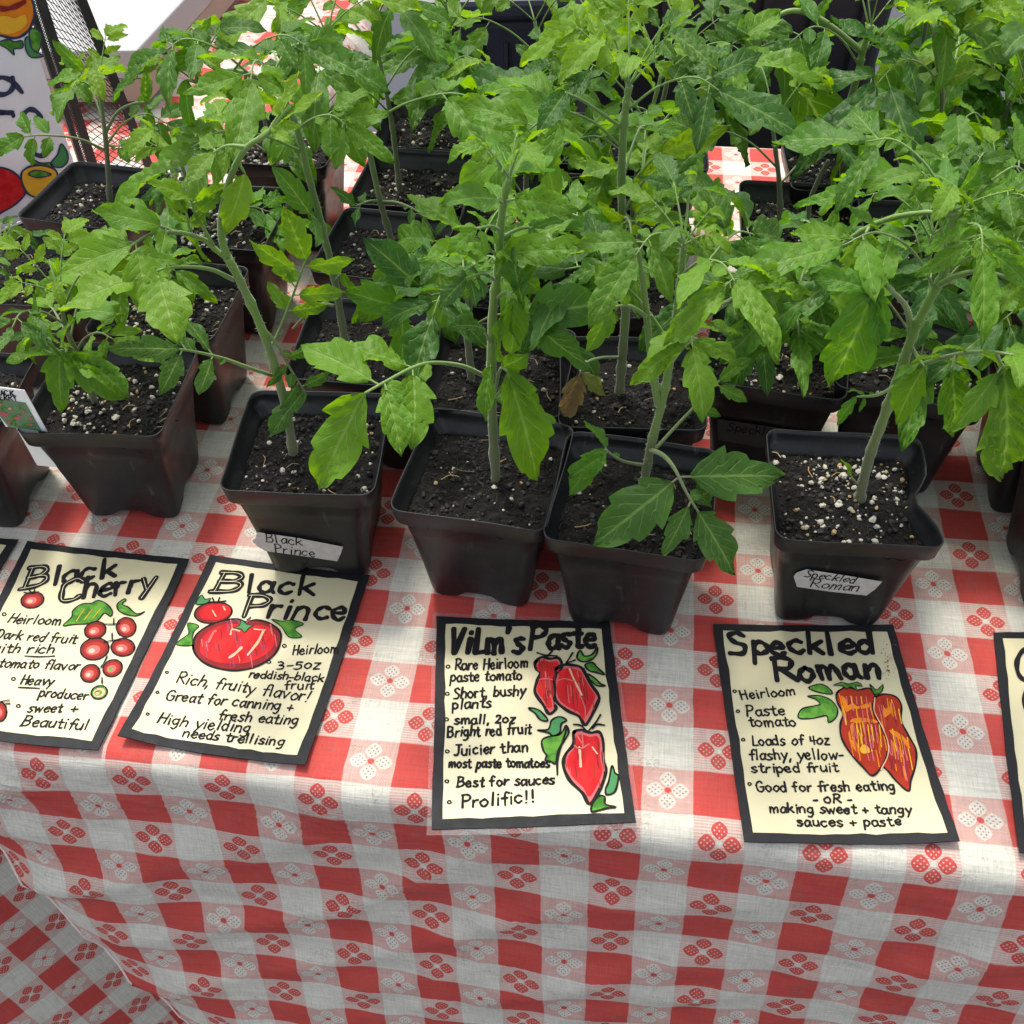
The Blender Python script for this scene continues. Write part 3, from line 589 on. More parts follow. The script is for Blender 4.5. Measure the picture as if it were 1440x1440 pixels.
def draw_vp(mb):
    z = zoomf(590, 850, 4.3636)
    A = [(712, 355), (750, 325), (800, 335), (850, 330), (872, 362), (866, 400), (830, 440), (830, 520), (820, 600), (838, 640), (795, 674), (760, 620), (708, 540), (722, 470), (740, 420), (712, 392)]
    B = [(838, 400), (880, 373), (960, 378), (1002, 400), (1042, 480), (1098, 560), (1090, 612), (1020, 742), (980, 690), (900, 650), (835, 590), (822, 500), (836, 430)]
    Cc = [(945, 790), (990, 773), (1050, 790), (1100, 785), (1122, 830), (1127, 950), (1142, 1030), (1110, 1130), (1045, 1228), (1000, 1160), (920, 1080), (882, 990), (898, 920), (945, 860)]
    for k, s in enumerate((A, B, Cc)):
        q = z(s); c = np.mean(q, 0); drawn(mb, q, PL, PNK, .0019, .00026 + k * .00008)
        poly(mb, [tuple(c + (np.array(p) - c) * .84) for p in q], PL, .00042 + k * .00008, RED); hatch(mb, q, (DRD, PNK, BRK, RED), 22, 22, .0006, .00062, k, .1)
    for st, w, m in (([(920, 400), (950, 470), (995, 560)], .0011, CRM), ([(985, 560), (1015, 640), (1015, 720)], .0006, PNK), ([(850, 470), (890, 460), (950, 475)], .0007, PNK), ([(735, 465), (770, 460), (815, 465)], .0007, PNK), ([(980, 880), (985, 930), (988, 1000)], .0013, CRM), ([(950, 870), (985, 890), (1040, 860)], .0009, PNK), ([(1060, 880), (1090, 920)], .0009, CRM), ([(960, 800), (1000, 860)], .0008, PNK)): stroke(mb, z(st), PL, w, m, .00072)
    for st in ([(720, 300), (770, 315), (845, 320)], [(780, 325), (815, 290)], [(895, 372), (915, 340), (940, 300)], [(905, 365), (955, 345)], [(945, 740), (985, 745), (1015, 770)], [(1040, 775), (1080, 730), (1110, 680)], [(1060, 765), (1090, 740), (1135, 745)], [(905, 760), (850, 940), (845, 1050)]): stroke(mb, z(st), PL, .0011, INK, .00078)
    for s, m in (([(965, 330), (985, 285), (1010, 320), (1060, 310), (1090, 265), (1085, 310), (1050, 345), (1000, 355)], GRN), ([(1015, 375), (1060, 360), (1090, 390), (1135, 435), (1080, 420), (1040, 410)], GRN), ([(1030, 430), (1080, 460), (1110, 490), (1140, 502), (1090, 502), (1050, 470)], GRN), ([(670, 640), (730, 650), (780, 700), (782, 718), (740, 710), (710, 672)], TEA), ([(725, 775), (790, 770), (810, 715), (860, 692), (902, 715), (870, 735), (860, 790), (820, 810), (790, 790)], TEA), ([(900, 745), (915, 790), (880, 850), (850, 900), (840, 960), (830, 980), (800, 965), (770, 960), (780, 930), (760, 900), (750, 840), (790, 815), (850, 805), (880, 780)], GRN), ([(1180, 995), (1200, 1040), (1220, 1060), (1200, 1150), (1150, 1172), (1140, 1140), (1160, 1090)], TEA), ([(1055, 1275), (1060, 1230), (1100, 1180), (1135, 1185), (1140, 1230), (1205, 1250), (1150, 1255), (1100, 1268)], GRN)): drawn(mb, z(s), PL, m, .0011, .0005)
card([(614, 868), (857, 875), (893.6, 1157), (607, 1168)], BW, "cream card lettered Vilm's Paste with three plump red tomatoes", draw_vp, let_vp, .004)
# --- Speckled Roman
def let_sr(mb):
    write(mb, 'Speckled', (1026, 921), (1230, 919), 18, .0034, PL, 0)
    write(mb, 'Roman', (1089, 959), (1238, 954), 19, .0034, PL, 0, '', INL, capw=1.2)
    lines(mb, [('Heirloom', 1042, 985, 1118, 977, 9), ('Paste', 1050, 1008, 1104, 1006, 10), ('tomato', 1054, 1022.5, 1120, 1021, 9.5), ('Loads of 4oz', 1057, 1049, 1167, 1047, 9.5), ('flashy, yellow-', 1054, 1069, 1186, 1068, 10), ('striped fruit', 1057, 1087, 1179, 1085.6, 9), ('Good for fresh eating', 1063, 1114, 1259, 1111.6, 9.5), ('- OR -', 1143, 1129.5, 1198, 1129, 8), ('making sweet + tangy', 1082, 1143, 1282, 1145, 9), ('sauces + paste', 1121, 1162.5, 1267, 1161.6, 9)], .00112)
    bullets(mb, [(1033, 972.5), (1037.5, 1000.5), (1045, 1040.5), (1054, 1103)], 2.3)
def draw_sr(mb):
    z = zoomf(990, 860, 3.2)
    B = [(768, 392), (810, 373), (862, 385), (888, 425), (886, 490), (920, 560), (952, 620), (952, 690), (930, 760), (920, 810), (870, 770), (830, 722), (803, 690), (820, 640), (820, 580), (790, 500), (758, 440)]
    A = [(598, 368), (640, 343), (690, 355), (742, 348), (768, 382), (757, 440), (790, 510), (822, 580), (822, 650), (792, 710), (755, 740), (715, 702), (660, 642), (618, 570), (613, 510), (625, 460), (600, 412)]
    drawn(mb, z(B), PL, BRK, .0011, .00028); drawn(mb, z(A), PL, BRK, .0011, .00042)
    for k, s in enumerate((B, A)):
        q = z(s); c = np.mean(q, 0); poly(mb, [tuple(c + (np.array(p) - c) * .90) for p in q], PL, .00036 + k * .00014, BRK); hatch(mb, q, (DRD, DRD, ORG, YEL, PNK), 40, 26, .0006, .0006, k, .2)
    for s, m in (([(615, 380), (640, 400), (645, 425), (670, 415), (690, 430), (735, 415), (740, 435), (700, 440), (665, 440), (640, 455), (625, 425)], ORG), ([(660, 490), (700, 480), (770, 490), (780, 505), (720, 500), (665, 505)], ORG), ([(650, 560), (660, 510), (672, 500), (668, 560), (700, 620), (690, 640), (660, 600)], ORG), ([(700, 620), (720, 600), (745, 620), (760, 630), (730, 640), (710, 640)], YEL), ([(805, 420), (815, 440), (850, 425), (860, 450), (862, 470), (840, 460), (812, 480), (805, 450)], ORG), ([(832, 535), (870, 545), (920, 590), (918, 620), (890, 580), (850, 560)], ORG)): poly(mb, z(s), PL, .00062, m, 2)
    for k in range(8): x = 668 + k * 17; stroke(mb, z([(x, 512), (x + 6, 560), (x + 10, 600 + 18 * math.sin(k))]), PL, .0006, YEL if k % 3 else PNK, .00066)
    for k in range(5): x = 640 + k * 22; stroke(mb, z([(x, 385), (x + 4, 420)]), PL, .0006, YEL if k % 2 else PNK, .00066)
    for k in range(5): x = 840 + k * 13; stroke(mb, z([(x, 580 + k * 12), (x + 8, 650 + k * 10)]), PL, .0006, ORG if k % 2 else PNK, .00066)
    stroke(mb, z([(768, 390), (765, 450), (800, 520), (826, 590), (826, 650), (795, 715)]), PL, .0006, CRM, .0007)
    drawn(mb, z([(425, 480), (440, 440), (500, 425), (522, 418), (500, 395), (465, 383), (520, 380), (570, 400), (600, 440), (592, 480), (560, 500), (550, 470), (490, 482)]), PL, GRN, .0008)
    drawn(mb, z([(470, 345), (520, 328), (560, 345), (576, 372), (520, 366)]), PL, GRN, .0008)
    drawn(mb, z([(580, 335), (620, 322), (650, 330), (690, 320), (712, 340), (680, 335), (690, 360), (660, 342), (640, 352), (620, 335)]), PL, GRN, .0006, .0007, 2)
    drawn(mb, z([(745, 330), (765, 350), (780, 355), (805, 330), (800, 360), (778, 376), (760, 370)]), PL, GRN, .0006, .0007, 2)
    rr = random.Random(3)
    for k in range(46):
        x, y = rr.gauss(828, 16), rr.gauss(235, 42); poly(mb, z(ell(x, y, rr.uniform(1, 4), rr.uniform(1, 4), 0, 5)), PL, .0003, PUR if k % 3 else DRD, 1)
card([(1002.5, 878.8), (1255.6, 879.4), (1347, 1188), (1047, 1185)], (.0052, .0052), 'cream card lettered Speckled Roman with two long yellow-striped tomatoes', draw_sr, let_sr, None, (.001, .004, .001, .001))
# --- the two cards cut by the frame
def let_cr(mb):
    stroke(mb, [(1462, 922), (1452, 913), (1438, 916), (1430, 930), (1431, 946), (1440, 957), (1456, 958), (1466, 950)], PL, .0028)
def draw_cr(mb):
    drawn(mb, ell(1462, 985, 24, 28, 0), PL, DRD, .001); poly(mb, ell(1464, 986, 18, 21, 0), PL, .0005, RED)
card([(1397, 890), (1652, 884), (1742, 1198), (1431, 1204)], (.0052, .0052), 'cream card cut off by the right edge, a big C showing', draw_cr, let_cr)
d = at_z(267, 787) - at_z(39, 762.5); TRp = at_z(26, 760)
def topx(P):
    q = np.asarray(P) - EYE; zz = q @ FW; return (720 + CAM_F * (q @ RT) / zz, 720 - CAM_F * (q @ UP) / zz)
e = unit(d); nrm = np.array([e[1], -e[0], 0]); cc = [TRp - e * .108, TRp, TRp + nrm * .14, TRp - e * .108 + nrm * .14]
card([topx(c) for c in cc], BW, 'cream card at the left edge, only its top right corner showing', lambda mb: drawn(mb, ell(-85, 900, 34, 28, -.2), PL, RED, .0012), None)
# ------------------------------------------------------------------ nursery pots
POT_H = .087
def rsq(h, r, n=6, ndiv=8):
    """rounded square outline, half-size h, corner radius r"""
    P = []
    for q, (cx, cy) in enumerate(((1, 1), (-1, 1), (-1, -1), (1, -1))):
        for t in np.linspace(0, math.pi / 2, n): a = q * math.pi / 2 + t; P.append((cx * (h - r) + r * math.cos(a), cy * (h - r) + r * math.sin(a)))
        a = np.array(P[-1]); nx = {0: (-1, 1), 1: (-1, -1), 2: (1, -1), 3: (1, 1)}[q]
        ang = (q + 1) * math.pi / 2; b = np.array([nx[0] * (h - r) + r * math.cos(ang), nx[1] * (h - r) + r * math.sin(ang)])
        for t in np.linspace(0, 1, ndiv + 2)[1:-1]: P.append(tuple(a + (b - a) * t))
    return np.array(P)
def pot_mesh(dent=0.0, seed=0):
    rr = random.Random(seed)
    prof = [(.0300, .006, .0), (.0312, .007, .004), (.0345, .008, .030), (.0378, .008, .056), (.0404, .008, .0735), (.0428, .008, .0738), (.0440, .008, .0755), (.0447, .008, .0835), (.0451, .008, .0866), (.0450, .0079, .0872), (.0444, .0076, .0871), (.0440, .0072, .0835), (.0430, .0070, .0768), (.0399, .0072, .0742), (.0386, .007, .066), (.0362, .007, .05)]
    mb = MB(); V = []; n = None
    for (h, r, z) in prof:
        P = rsq(h, r); n = len(P); row = []
        for (x, y) in P:
            zz = z
            if z < .03:                                  # notches between the feet
                m = min(abs(x), abs(y)); lift = .0062 * (1 / (1 + math.exp((m - .0115) / .0016))); zz = z + lift * (1 - z / .03)
            w = .0007 * math.sin(x * 70 + seed) * math.cos(y * 60 + seed * 2) * (z / .087)
            k = 1.0
            if abs(y) > abs(x): y2 = y * 1; bow = .0011 * (1 - (x / h) ** 2) * math.sin(z * 36)
            else: y2 = y; bow = .0011 * (1 - (y / h) ** 2) * math.sin(z * 36)
            L = math.hypot(x, y); x2 = x - x / L * bow + w; y2 = y - y / L * bow + w
            if dent and x > 0: x2 -= dent * math.exp(-((y + .008) / .014) ** 2) * (z / .087) ** 1.5
            row.append((x2, y2, zz))
        V += row
    F = []
    for a in range(len(prof) - 1):
        for b in range(n): b2 = (b + 1) % n; F.append((a * n + b, a * n + b2, (a + 1) * n + b2, (a + 1) * n + b))
    base = [(x, y, .0055) for x, y in rsq(.0295, .006)]
    mb.add(V, F, 0); mb.add(base, [tuple(range(n))[::-1]], 0)
    return mb.mesh('pot', [MAT['pot']])
POTS = [pot_mesh(0, 1), pot_mesh(0, 2), pot_mesh(0, 4)]; POT_DENT = pot_mesh(.0105, 3)
def lump(rr, r, n=1):
    t = (1 + 5 ** .5) / 2
    P = np.array([(-1, t, 0), (1, t, 0), (-1, -t, 0), (1, -t, 0), (0, -1, t), (0, 1, t), (0, -1, -t), (0, 1, -t), (t, 0, -1), (t, 0, 1), (-t, 0, -1), (-t, 0, 1)]) / 1.9
    F = [(0, 11, 5), (0, 5, 1), (0, 1, 7), (0, 7, 10), (0, 10, 11), (1, 5, 9), (5, 11, 4), (11, 10, 2), (10, 7, 6), (7, 1, 8), (3, 9, 4), (3, 4, 2), (3, 2, 6), (3, 6, 8), (3, 8, 9), (4, 9, 5), (2, 4, 11), (6, 2, 10), (8, 6, 7), (9, 8, 1)]
    P = P * np.array([[rr.uniform(.72, 1.25)] for _ in P]); s = np.array([rr.uniform(.7, 1.3), rr.uniform(.7, 1.3), rr.uniform(.6, 1.0)])
    a = rr.uniform(0, 6.28); c, q = math.cos(a), math.sin(a); R = np.array([[c, -q, 0], [q, c, 0], [0, 0, 1]])
    return (P * s) @ R.T * r, F
def soil_mesh(seed, nper, z0=.0738, brown=0):
    rr = random.Random(seed); mb = MB(); N = 44; h = .0393
    def ht(x, y):
        e = max(abs(x), abs(y)) / h
        return z0 + .0030 * noise.noise((x * 60, y * 60, seed)) + .0024 * noise.noise((x * 190, y * 190, seed + 5)) + .0012 * noise.noise((x * 420, y * 420, seed)) - .0022 * e ** 4 + .002 * (1 - e)
    V = []
    for b in range(N):
        for a in range(N):
            x = (a / (N - 1) * 2 - 1) * h; y = (b / (N - 1) * 2 - 1) * h
            if abs(x) > h * .88 and abs(y) > h * .88:
                L = math.hypot(abs(x) - h * .86, abs(y) - h * .86); k = min(1, h * .13 / max(L, 1e-6)); x = math.copysign(h * .86 + (abs(x) - h * .86) * k, x); y = math.copysign(h * .86 + (abs(y) - h * .86) * k, y)
            V.append((x, y, ht(x, y)))
    mb.add(V, [(b * N + a, b * N + a + 1, (b + 1) * N + a + 1, (b + 1) * N + a) for b in range(N - 1) for a in range(N - 1)], 0)
    def scatter(n, r0, r1, mi, clump):
        cs = [(rr.uniform(-.034, .034), rr.uniform(-.034, .034)) for _ in range(6)]
        for k in range(n):
            if rr.random() < clump: c = rr.choice(cs); x, y = rr.gauss(c[0], .010), rr.gauss(c[1], .010)
            else: x, y = rr.uniform(-h, h), rr.uniform(-h, h)
            if max(abs(x), abs(y)) > .0385: continue
            r = r0 + (r1 - r0) * rr.random() ** 2.2; P, F = lump(rr, r); mb.add(P + np.array([x, y, ht(x, y) + r * .35]), F, mi)
    scatter(520, .0004, .0019, 1, .3); scatter(nper, .0006, .0023 if nper > 100 else .0019, 2, .5); scatter(nper // 3, .0006, .0019, 3, .4)
    for k in range(34):                                   # bark fibres
        x, y = rr.uniform(-.036, .036), rr.uniform(-.036, .036); a = rr.uniform(0, 6.28); L = rr.uniform(.004, .011)
        P = [(x, y, ht(x, y) + .0010), (x + math.cos(a) * L * .5, y + math.sin(a) * L * .5, ht(x, y) + .0020), (x + math.cos(a + .3) * L, y + math.sin(a + .3) * L, ht(x, y) + .0010)]
        mb.tube(smooth_path(P, 3), rr.uniform(.00015, .0004), 4, rr.choice((1, 1, 1, 1, 3)))
    return mb.mesh('soil', [MAT['soil'], MAT['chunk'], MAT['perlite'], MAT['perlite_tan']], None, False)
SOIL_LIGHT = [soil_mesh(11, 115), soil_mesh(12, 140)]; SOIL_MID = [soil_mesh(13, 60), soil_mesh(14, 75)]; SOIL_DARK = [soil_mesh(15, 14), soil_mesh(16, 20)]
SOILS = dict(L=SOIL_LIGHT, M=SOIL_MID, D=SOIL_DARK)

# ------------------------------------------------------------------ tomato leaves
def leaflet(mb, base, axis, nrm, L, wr, rr, lobes=4, fold=.35, curl=.5, mi=0, depth=.38):
    nv = 27; nu = 4; v = np.linspace(0, 1, nv); axis = unit(axis); nrm = unit(nrm - axis * np.dot(nrm, axis)); side = np.cross(axis, nrm)
    prof = np.power(v + .004, .50) * np.power(1 - v, .92); prof /= prof.max(); hw = L * wr * .5
    cols = []; uvs = []
    wv1, wv2 = rr.uniform(0, 6.28), rr.uniform(0, 6.28); quilt = L * rr.uniform(.022, .05); rip = L * rr.uniform(.03, .08); twist = rr.uniform(-.5, .5)
    for sgn in (-1, 1):
        ph = rr.uniform(0, 1); s = v * lobes + ph; fr = s - np.floor(s); d = depth * (1.15 - .75 * v) * np.clip(v * 9, 0, 1)
        half = hw * prof * (1 - d * (1 - np.power(fr, .8)) * (v < .93)) * rr.uniform(.88, 1.1)
        for k in range(nu, -1 if sgn < 0 else 0, -1) if sgn < 0 else range(1, nu + 1):
            t = k / nu; X = sgn * half * t; Y = v * L + .42 * half * t * t * (1 - v)
            q = np.sin(2 * math.pi * 6 * (v - .30 * t)) * math.sin(math.pi * min(t, .97)) * quilt
            Z = fold * np.abs(X) * (1 - .35 * t) + q + rip * t * t * np.sin(v * 9 + (wv1 if sgn < 0 else wv2)) + twist * X * (v - .4)
            cols.append((X, Y, Z)); uvs.append((sgn * t * np.ones(nv), v))
    # order: -nu..0..nu
    nc = len(cols); X = np.array([c[0] for c in cols]); Y = np.array([c[1] for c in cols]); Z = np.array([c[2] for c in cols])
    kap = curl if abs(curl) > 1e-3 else 1e-3; ang = kap * np.power(np.clip(Y / L, 0, 1.2), 1.3)
    yy = np.interp(Y, np.linspace(0, 1.2, 60) * L, np.cumsum(np.cos(kap * np.linspace(0, 1.2, 60) ** 1.3)) * L * 1.2 / 60 - np.cos(0) * L * .02)
    zz = -np.interp(Y, np.linspace(0, 1.2, 60) * L, np.cumsum(np.sin(kap * np.linspace(0, 1.2, 60) ** 1.3)) * L * 1.2 / 60)
    yy = yy + np.sin(ang) * Z; zz = zz + np.cos(ang) * Z
    P = base + X[..., None] * side + yy[..., None] * axis + zz[..., None] * nrm
    V = P.reshape(-1, 3); UV = np.stack([np.array([u[0] for u in uvs]).ravel(), np.array([u[1] for u in uvs]).ravel()], 1)
    F = [(c * nv + r, (c + 1) * nv + r, (c + 1) * nv + r + 1, c * nv + r + 1) for c in range(nc - 1) for r in range(nv - 1)]
    mb.add(V, F, mi, UV)
def compound(mb, rach, tip, rr, wr=.55, pairs=2, lat=.8, up=None, r0=.0011, fold=.35, curl=.45, tiny=True, lobes=3, tw=None, first=.42, grow=-.13):
    """petiole and rachis along rach (3D), terminal leaflet to tip, lateral pairs"""
    R = smooth_path(rach, 5); n = len(R); mb.tube(R, np.linspace(r0, r0 * .5, n), 6, 1)
    up = np.array([0, -.30, .95]) if up is None else np.asarray(up, float)
    up = up + np.array([rr.gauss(0, .13), rr.gauss(0, .13), 0])
    ax = np.asarray(tip) - R[-1]; Lt = np.linalg.norm(ax); ax = ax / Lt
    nn = up - ax * np.dot(up, ax)
    if np.linalg.norm(nn) < .25: nn = np.array([0, -1, .2]) - ax * np.dot(np.array([0, -1, .2]), ax)
    leaflet(mb, R[-1], ax, nn, Lt * 1.06, (wr if tw is None else tw), rr, lobes, fold, curl)
    for k in range(pairs):
        f = 1 - (1 - first) * ((k + .25) / max(pairs, 1)) ** .9; i = min(n - 2, max(1, int(f * (n - 1)))); p = R[i]; T = unit(R[min(i + 1, n - 1)] - R[i - 1])
        nn = unit(up - T * np.dot(up, T)); sd = np.cross(T, nn)
        for s in (-1, 1):
            i2 = min(n - 2, max(1, i + rr.choice((-1, 0, 0, 1)))); p = R[i2]
            L = Lt * lat * (1 + grow * k) * rr.uniform(.8, 1.15)
            a = unit(T * rr.uniform(.25, .75) + sd * s + nn * rr.uniform(-.45, .15)); st = L * rr.uniform(.08, .16); q = p + a * st
            mb.tube([p, q], r0 * .42, 5, 1, False)
            leaflet(mb, q, a, nn + sd * s * rr.uniform(-.25, .25), L, wr * rr.uniform(.9, 1.12), rr, max(3, lobes - 1), fold * rr.uniform(.7, 1.4), curl * rr.uniform(.5, 1.5))
        if tiny and rr.random() < .75:
            j = max(1, i - 2); s = rr.choice((-1, 1)); T2 = unit(R[j] - R[j - 1]); a = unit(T2 * .4 + np.cross(T2, up) * s); leaflet(mb, R[j], a, up, Lt * rr.uniform(.16, .28), .8, rr, 2, .2, .3, 0, .2)
def hairs(mb, P, rad, rr, n, L=.0016):
    for _ in range(n):
        t = rr.uniform(0, len(P) - 1.01); i = int(t); p = P[i] + (P[i + 1] - P[i]) * (t - i); T = unit(P[i + 1] - P[i]); a = unit(np.cross(T, (rr.gauss(0, 1), rr.gauss(0, 1), rr.gauss(0, 1))))
        b = unit(np.cross(T, a)); r = rad[i] * .95; ll = L * rr.uniform(.5, 1.2); w = .00009; q = p + a * r
        mb.add([q - b * w, q + b * w, q + a * ll + T * rr.uniform(-.3, .3) * ll], [(0, 1, 2)], 1)

class Plant:
    """a potted seedling: one top-level thing with pot, soil, stem and leaves as parts"""
    def __init__(s, FLp, FRp, label, soil='M', seed=1, dent=False, group='potted tomato seedlings on the checked cloth', z=.0012, rot=0.0, ctr=None, size=1.0):
        s.rr = random.Random(seed)
        if ctr is None:
            a = at_z(*FLp, POT_H + z); b = at_z(*FRp, POT_H + z); d = unit(b - a); m = (a + b) / 2 + np.array([-d[1], d[0], 0]) * .0448; rz = math.atan2(d[1], d[0])
        else: m = np.asarray(ctr); rz = rot
        s.c = np.array([m[0], m[1], z]); s.rz = rz
        s.root, s.inv = root('potted_tomato', tuple(s.c), rz); tag(s.root, label, 'potted plant', group)
        s.pot = link('pot', POT_DENT if dent else POTS[seed % 3], s.root)
        so = link('soil', SOILS[soil][seed % 2], s.root); so.rotation_euler = (0, 0, (seed % 4) * math.pi / 2)
        s.Y = s.c[1]; s.base = s.c + np.array([0, 0, .075]); s.young = s.rr.uniform(0, .35)
    def px(s, x, y, dy=0.0): return at_y(x, y, s.Y + dy)
    def stem(s, pts, r0=.0028, r1=.0014, extra=(), hair=0, dark=0.0):
        """pts: photo pixels (x, y[, dy]) from soil up"""
        P = np.array([s.px(*p) for p in pts]); b = P[0]; 
        mb = MB(); S = smooth_path(np.vstack([np.array([b[0], b[1], min(b[2], s.c[2] + .0735) - .008]), P]), 6); rad = np.linspace(r0, r1, len(S)); rad[:7] *= np.linspace(1.22, 1.0, 7)
        rad = rad * (.90 + .06 * np.sin(np.arange(len(S)) * 1.7) + .22 * np.maximum(0, np.cos(np.arange(len(S)) * .7)) ** 12); mb.tube(S, rad, 10, 0)
        if hair: hairs(mb, S, rad, s.rr, hair)
        for e in extra:
            E = smooth_path(np.array([s.px(*p) for p in e[0]]), 6); rd = np.linspace(e[1], e[2], len(E)); mb.tube(E, rd, 8, 0)
            if hair: hairs(mb, E, rd, s.rr, hair // 4)
        o = part('stem', mb, [MAT['stem'], MAT['hair']], s.root, s.inv); o.color = (0, 0, dark, 1); s.S = S; return S
    def stem3(s, P, r0=.0030, r1=.0014, dark=0.0):
        mb = MB(); S = smooth_path(P, 6); mb.tube(S, np.linspace(r0, r1, len(S)), 8, 0); o = part('stem', mb, [MAT['stem'], MAT['hair']], s.root, s.inv); o.color = (0, 0, dark, 1); s.S = S; return S
    def leaf3(s, rach, tip, young=None, wilt=0.0, **kw):
        mb = MB(); compound(mb, rach, tip, s.rr, **kw); o = part('leaf', mb, [MAT['leaf'], MAT['stem']], s.root, s.inv)
        o.color = (s.young if young is None else young, wilt, 0, 1); return o
    def leaf(s, rach, tip, **kw): return s.leaf3(np.array([s.px(*p) for p in rach]), s.px(*tip), **kw)
    def auto(s, n=8, L=.085, t0=.3, t1=1.0, az0=None, wr=.42, pairs=2, young=None, lift=.6, droop=.32, spread=2.4, bias=None, small_top=.55):
        rr = s.rr; az = rr.uniform(0, 6.28) if az0 is None else az0; m = len(s.S)
        for k in range(n):
            t = t0 + (t1 - t0) * (k + .3 * rr.random()) / max(1, n - 1 + .3); i = min(m - 1, int(t * (m - 1))); p = s.S[i]; az += spread + rr.uniform(-.4, .4)
            d = np.array([math.cos(az), math.sin(az), 0])
            if bias is not None: d = unit(d + np.asarray(bias))
            l = L * (1 - (1 - small_top) * t) * rr.uniform(.65, 1.25); li = lift * rr.uniform(.6, 1.3) + .35 * t * t; dr = droop * rr.uniform(.5, 1.5)
            q1 = p + d * l * .30 + np.array([0, 0, l * li * .42]); q2 = p + d * l * .62 + np.array([0, 0, l * li * .62]); q3 = p + d * l * .86 + np.array([0, 0, l * (li * .58 - dr * .2)])
            tip = q3 + unit(d + np.array([0, 0, -dr * 1.6 + .15])) * l * .84
            s.leaf3([p, q1, q2, q3], tip, young=(young if young is not None else min(1, s.young + .5 * max(0, t - .6))), wr=wr * rr.uniform(.8, 1.2), pairs=pairs if t < .93 else 1, r0=.0010 * (1.2 - .5 * t), lat=rr.uniform(.6, .95), curl=rr.uniform(.1, 1.1), fold=rr.uniform(.15, .5), lobes=rr.choice((2, 3, 3, 4)))
    def apex(s, n=5, L=.035, at=-1, young=.85):
        rr = s.rr; p = s.S[at]; az = rr.uniform(0, 6.28)
        for k in range(n):
            az += 2.4; d = np.array([math.cos(az), math.sin(az), 0]); l = L * rr.uniform(.6, 1.15); e = rr.uniform(.5, 1.3)
            q = p + d * l * .25 + np.array([0, 0, l * .35 * e]); q2 = p + d * l * .5 + np.array([0, 0, l * .6 * e]); s.leaf3([p, q, q2], q2 + unit(d + np.array([0, 0, rr.uniform(-.5, .4)])) * l * .62, young=young, pairs=2, wr=.50, r0=.0006, lat=.6, curl=rr.uniform(.3, 1.2), fold=.5, tiny=False, lobes=5)
    def label_tape(s, poly_px, words, mat='tape'):
        """paper tape on the pot's front wall"""
        c, q = math.cos(s.rz), math.sin(s.rz); fy = np.array([q, -c, 0]); slope = (.0404 - .0312) / .0695; nrm = unit(fy - np.array([0, 0, slope])); p0 = s.c + fy * (.0312 + .0001) + np.array([0, 0, .004])
        pl = Plane(p0, nrm, .0007, np.array([c, q, 0])); mb = MB()
        poly(mb, poly_px, pl, .0006, 0, 1); t = part('tape_label', mb, [MAT[mat]], s.pot, s.inv, False)
        mb = MB()
        for (txt, a, b, xh) in words: write(mb, txt, a, b, xh, .0008, pl, 0)
        part('lettering', mb, CARDM, t, s.inv, False)
# ------------------------------------------------------------------ the seedlings, front row first
p = Plant((308, 690), (520, 697), 'leaning tomato seedling in the black pot taped Black Prince', 'M', 2)
p.stem([(415, 655), (405, 590), (388, 520), (365, 455), (340, 400), (320, 362)], .0032, .0024, [([(320, 362), (312, 335), (312, 300), (325, 247), (347, 207), (377, 187), (407, 150)], .0021, .0011), ([(322, 365), (302, 350), (287, 337), (253, 327, -.01), (213, 328, -.02)], .0016, .0010)], 260)
p.leaf([(383, 528), (347, 516, -.012), (314, 504, -.022), (277, 495, -.03), (252, 491, -.034)], (155, 487, -.045), wr=.44, pairs=2, lat=.82, young=.65, up=(.05, -.55, .85), curl=.2, r0=.0012, fold=.15)
p.leaf([(362, 452), (388, 482), (408, 518), (428, 550)], (376, 612, -.01), wr=.42, pairs=2, lat=.55, young=.5, curl=.2)
p.leaf([(328, 393), (293, 378, -.012), (240, 376, -.03), (190, 393, -.045)], (84, 424, -.065), wr=.66, pairs=1, lat=1.0, young=.6, first=.7, up=(-.1, -.5, .9), curl=.35, r0=.0013)
p.leaf([(253, 327, -.01), (213, 329, -.02), (185, 345, -.03)], (80, 380, -.045), wr=.62, pairs=1, lat=.8, young=.55, up=(-.1, -.5, .9), curl=.3)
p.leaf([(245, 326, -.01), (225, 318, -.015)], (136, 292, -.025), wr=.55, pairs=1, lat=.7, young=.4, curl=.3)
p.leaf([(372, 500, .015), (390, 470, .025), (412, 415, .03), (430, 365, .03)], (400, 295, .03), wr=.5, pairs=3, lat=.85, young=.45, up=(.2, -.9, .4), curl=.2)
p.leaf([(377, 187), (392, 162)], (416, 100, .01), wr=.36, pairs=1, lat=.6, young=.9, curl=.3); p.leaf([(360, 197), (385, 178)], (444, 126), wr=.38, pairs=1, lat=.6, young=.85, curl=.3)
p.leaf([(335, 228), (345, 245)], (318, 330, -.015), wr=.55, pairs=0, young=.7, up=(0, -1, .1)); p.leaf([(347, 207), (320, 205), (300, 215)], (262, 252, -.02), wr=.5, pairs=2, young=.8)
p.leaf([(300, 345), (275, 300), (268, 280)], (215, 250, -.01), wr=.5, pairs=2, young=.6); p.leaf([(287, 337), (270, 330), (262, 300)], (238, 262), wr=.5, pairs=1, young=.75)
z = zoomf(220, 560, 4.5)
p.label_tape(z([(605, 900), (628, 880), (640, 842), (900, 880), (1182, 935), (1165, 985), (1145, 1027), (900, 990), (690, 962), (640, 932)]), [('Black', *z([(690, 905), (925, 925)]), 7), ('Prince', *z([(750, 970), (1005, 998)]), 7)])

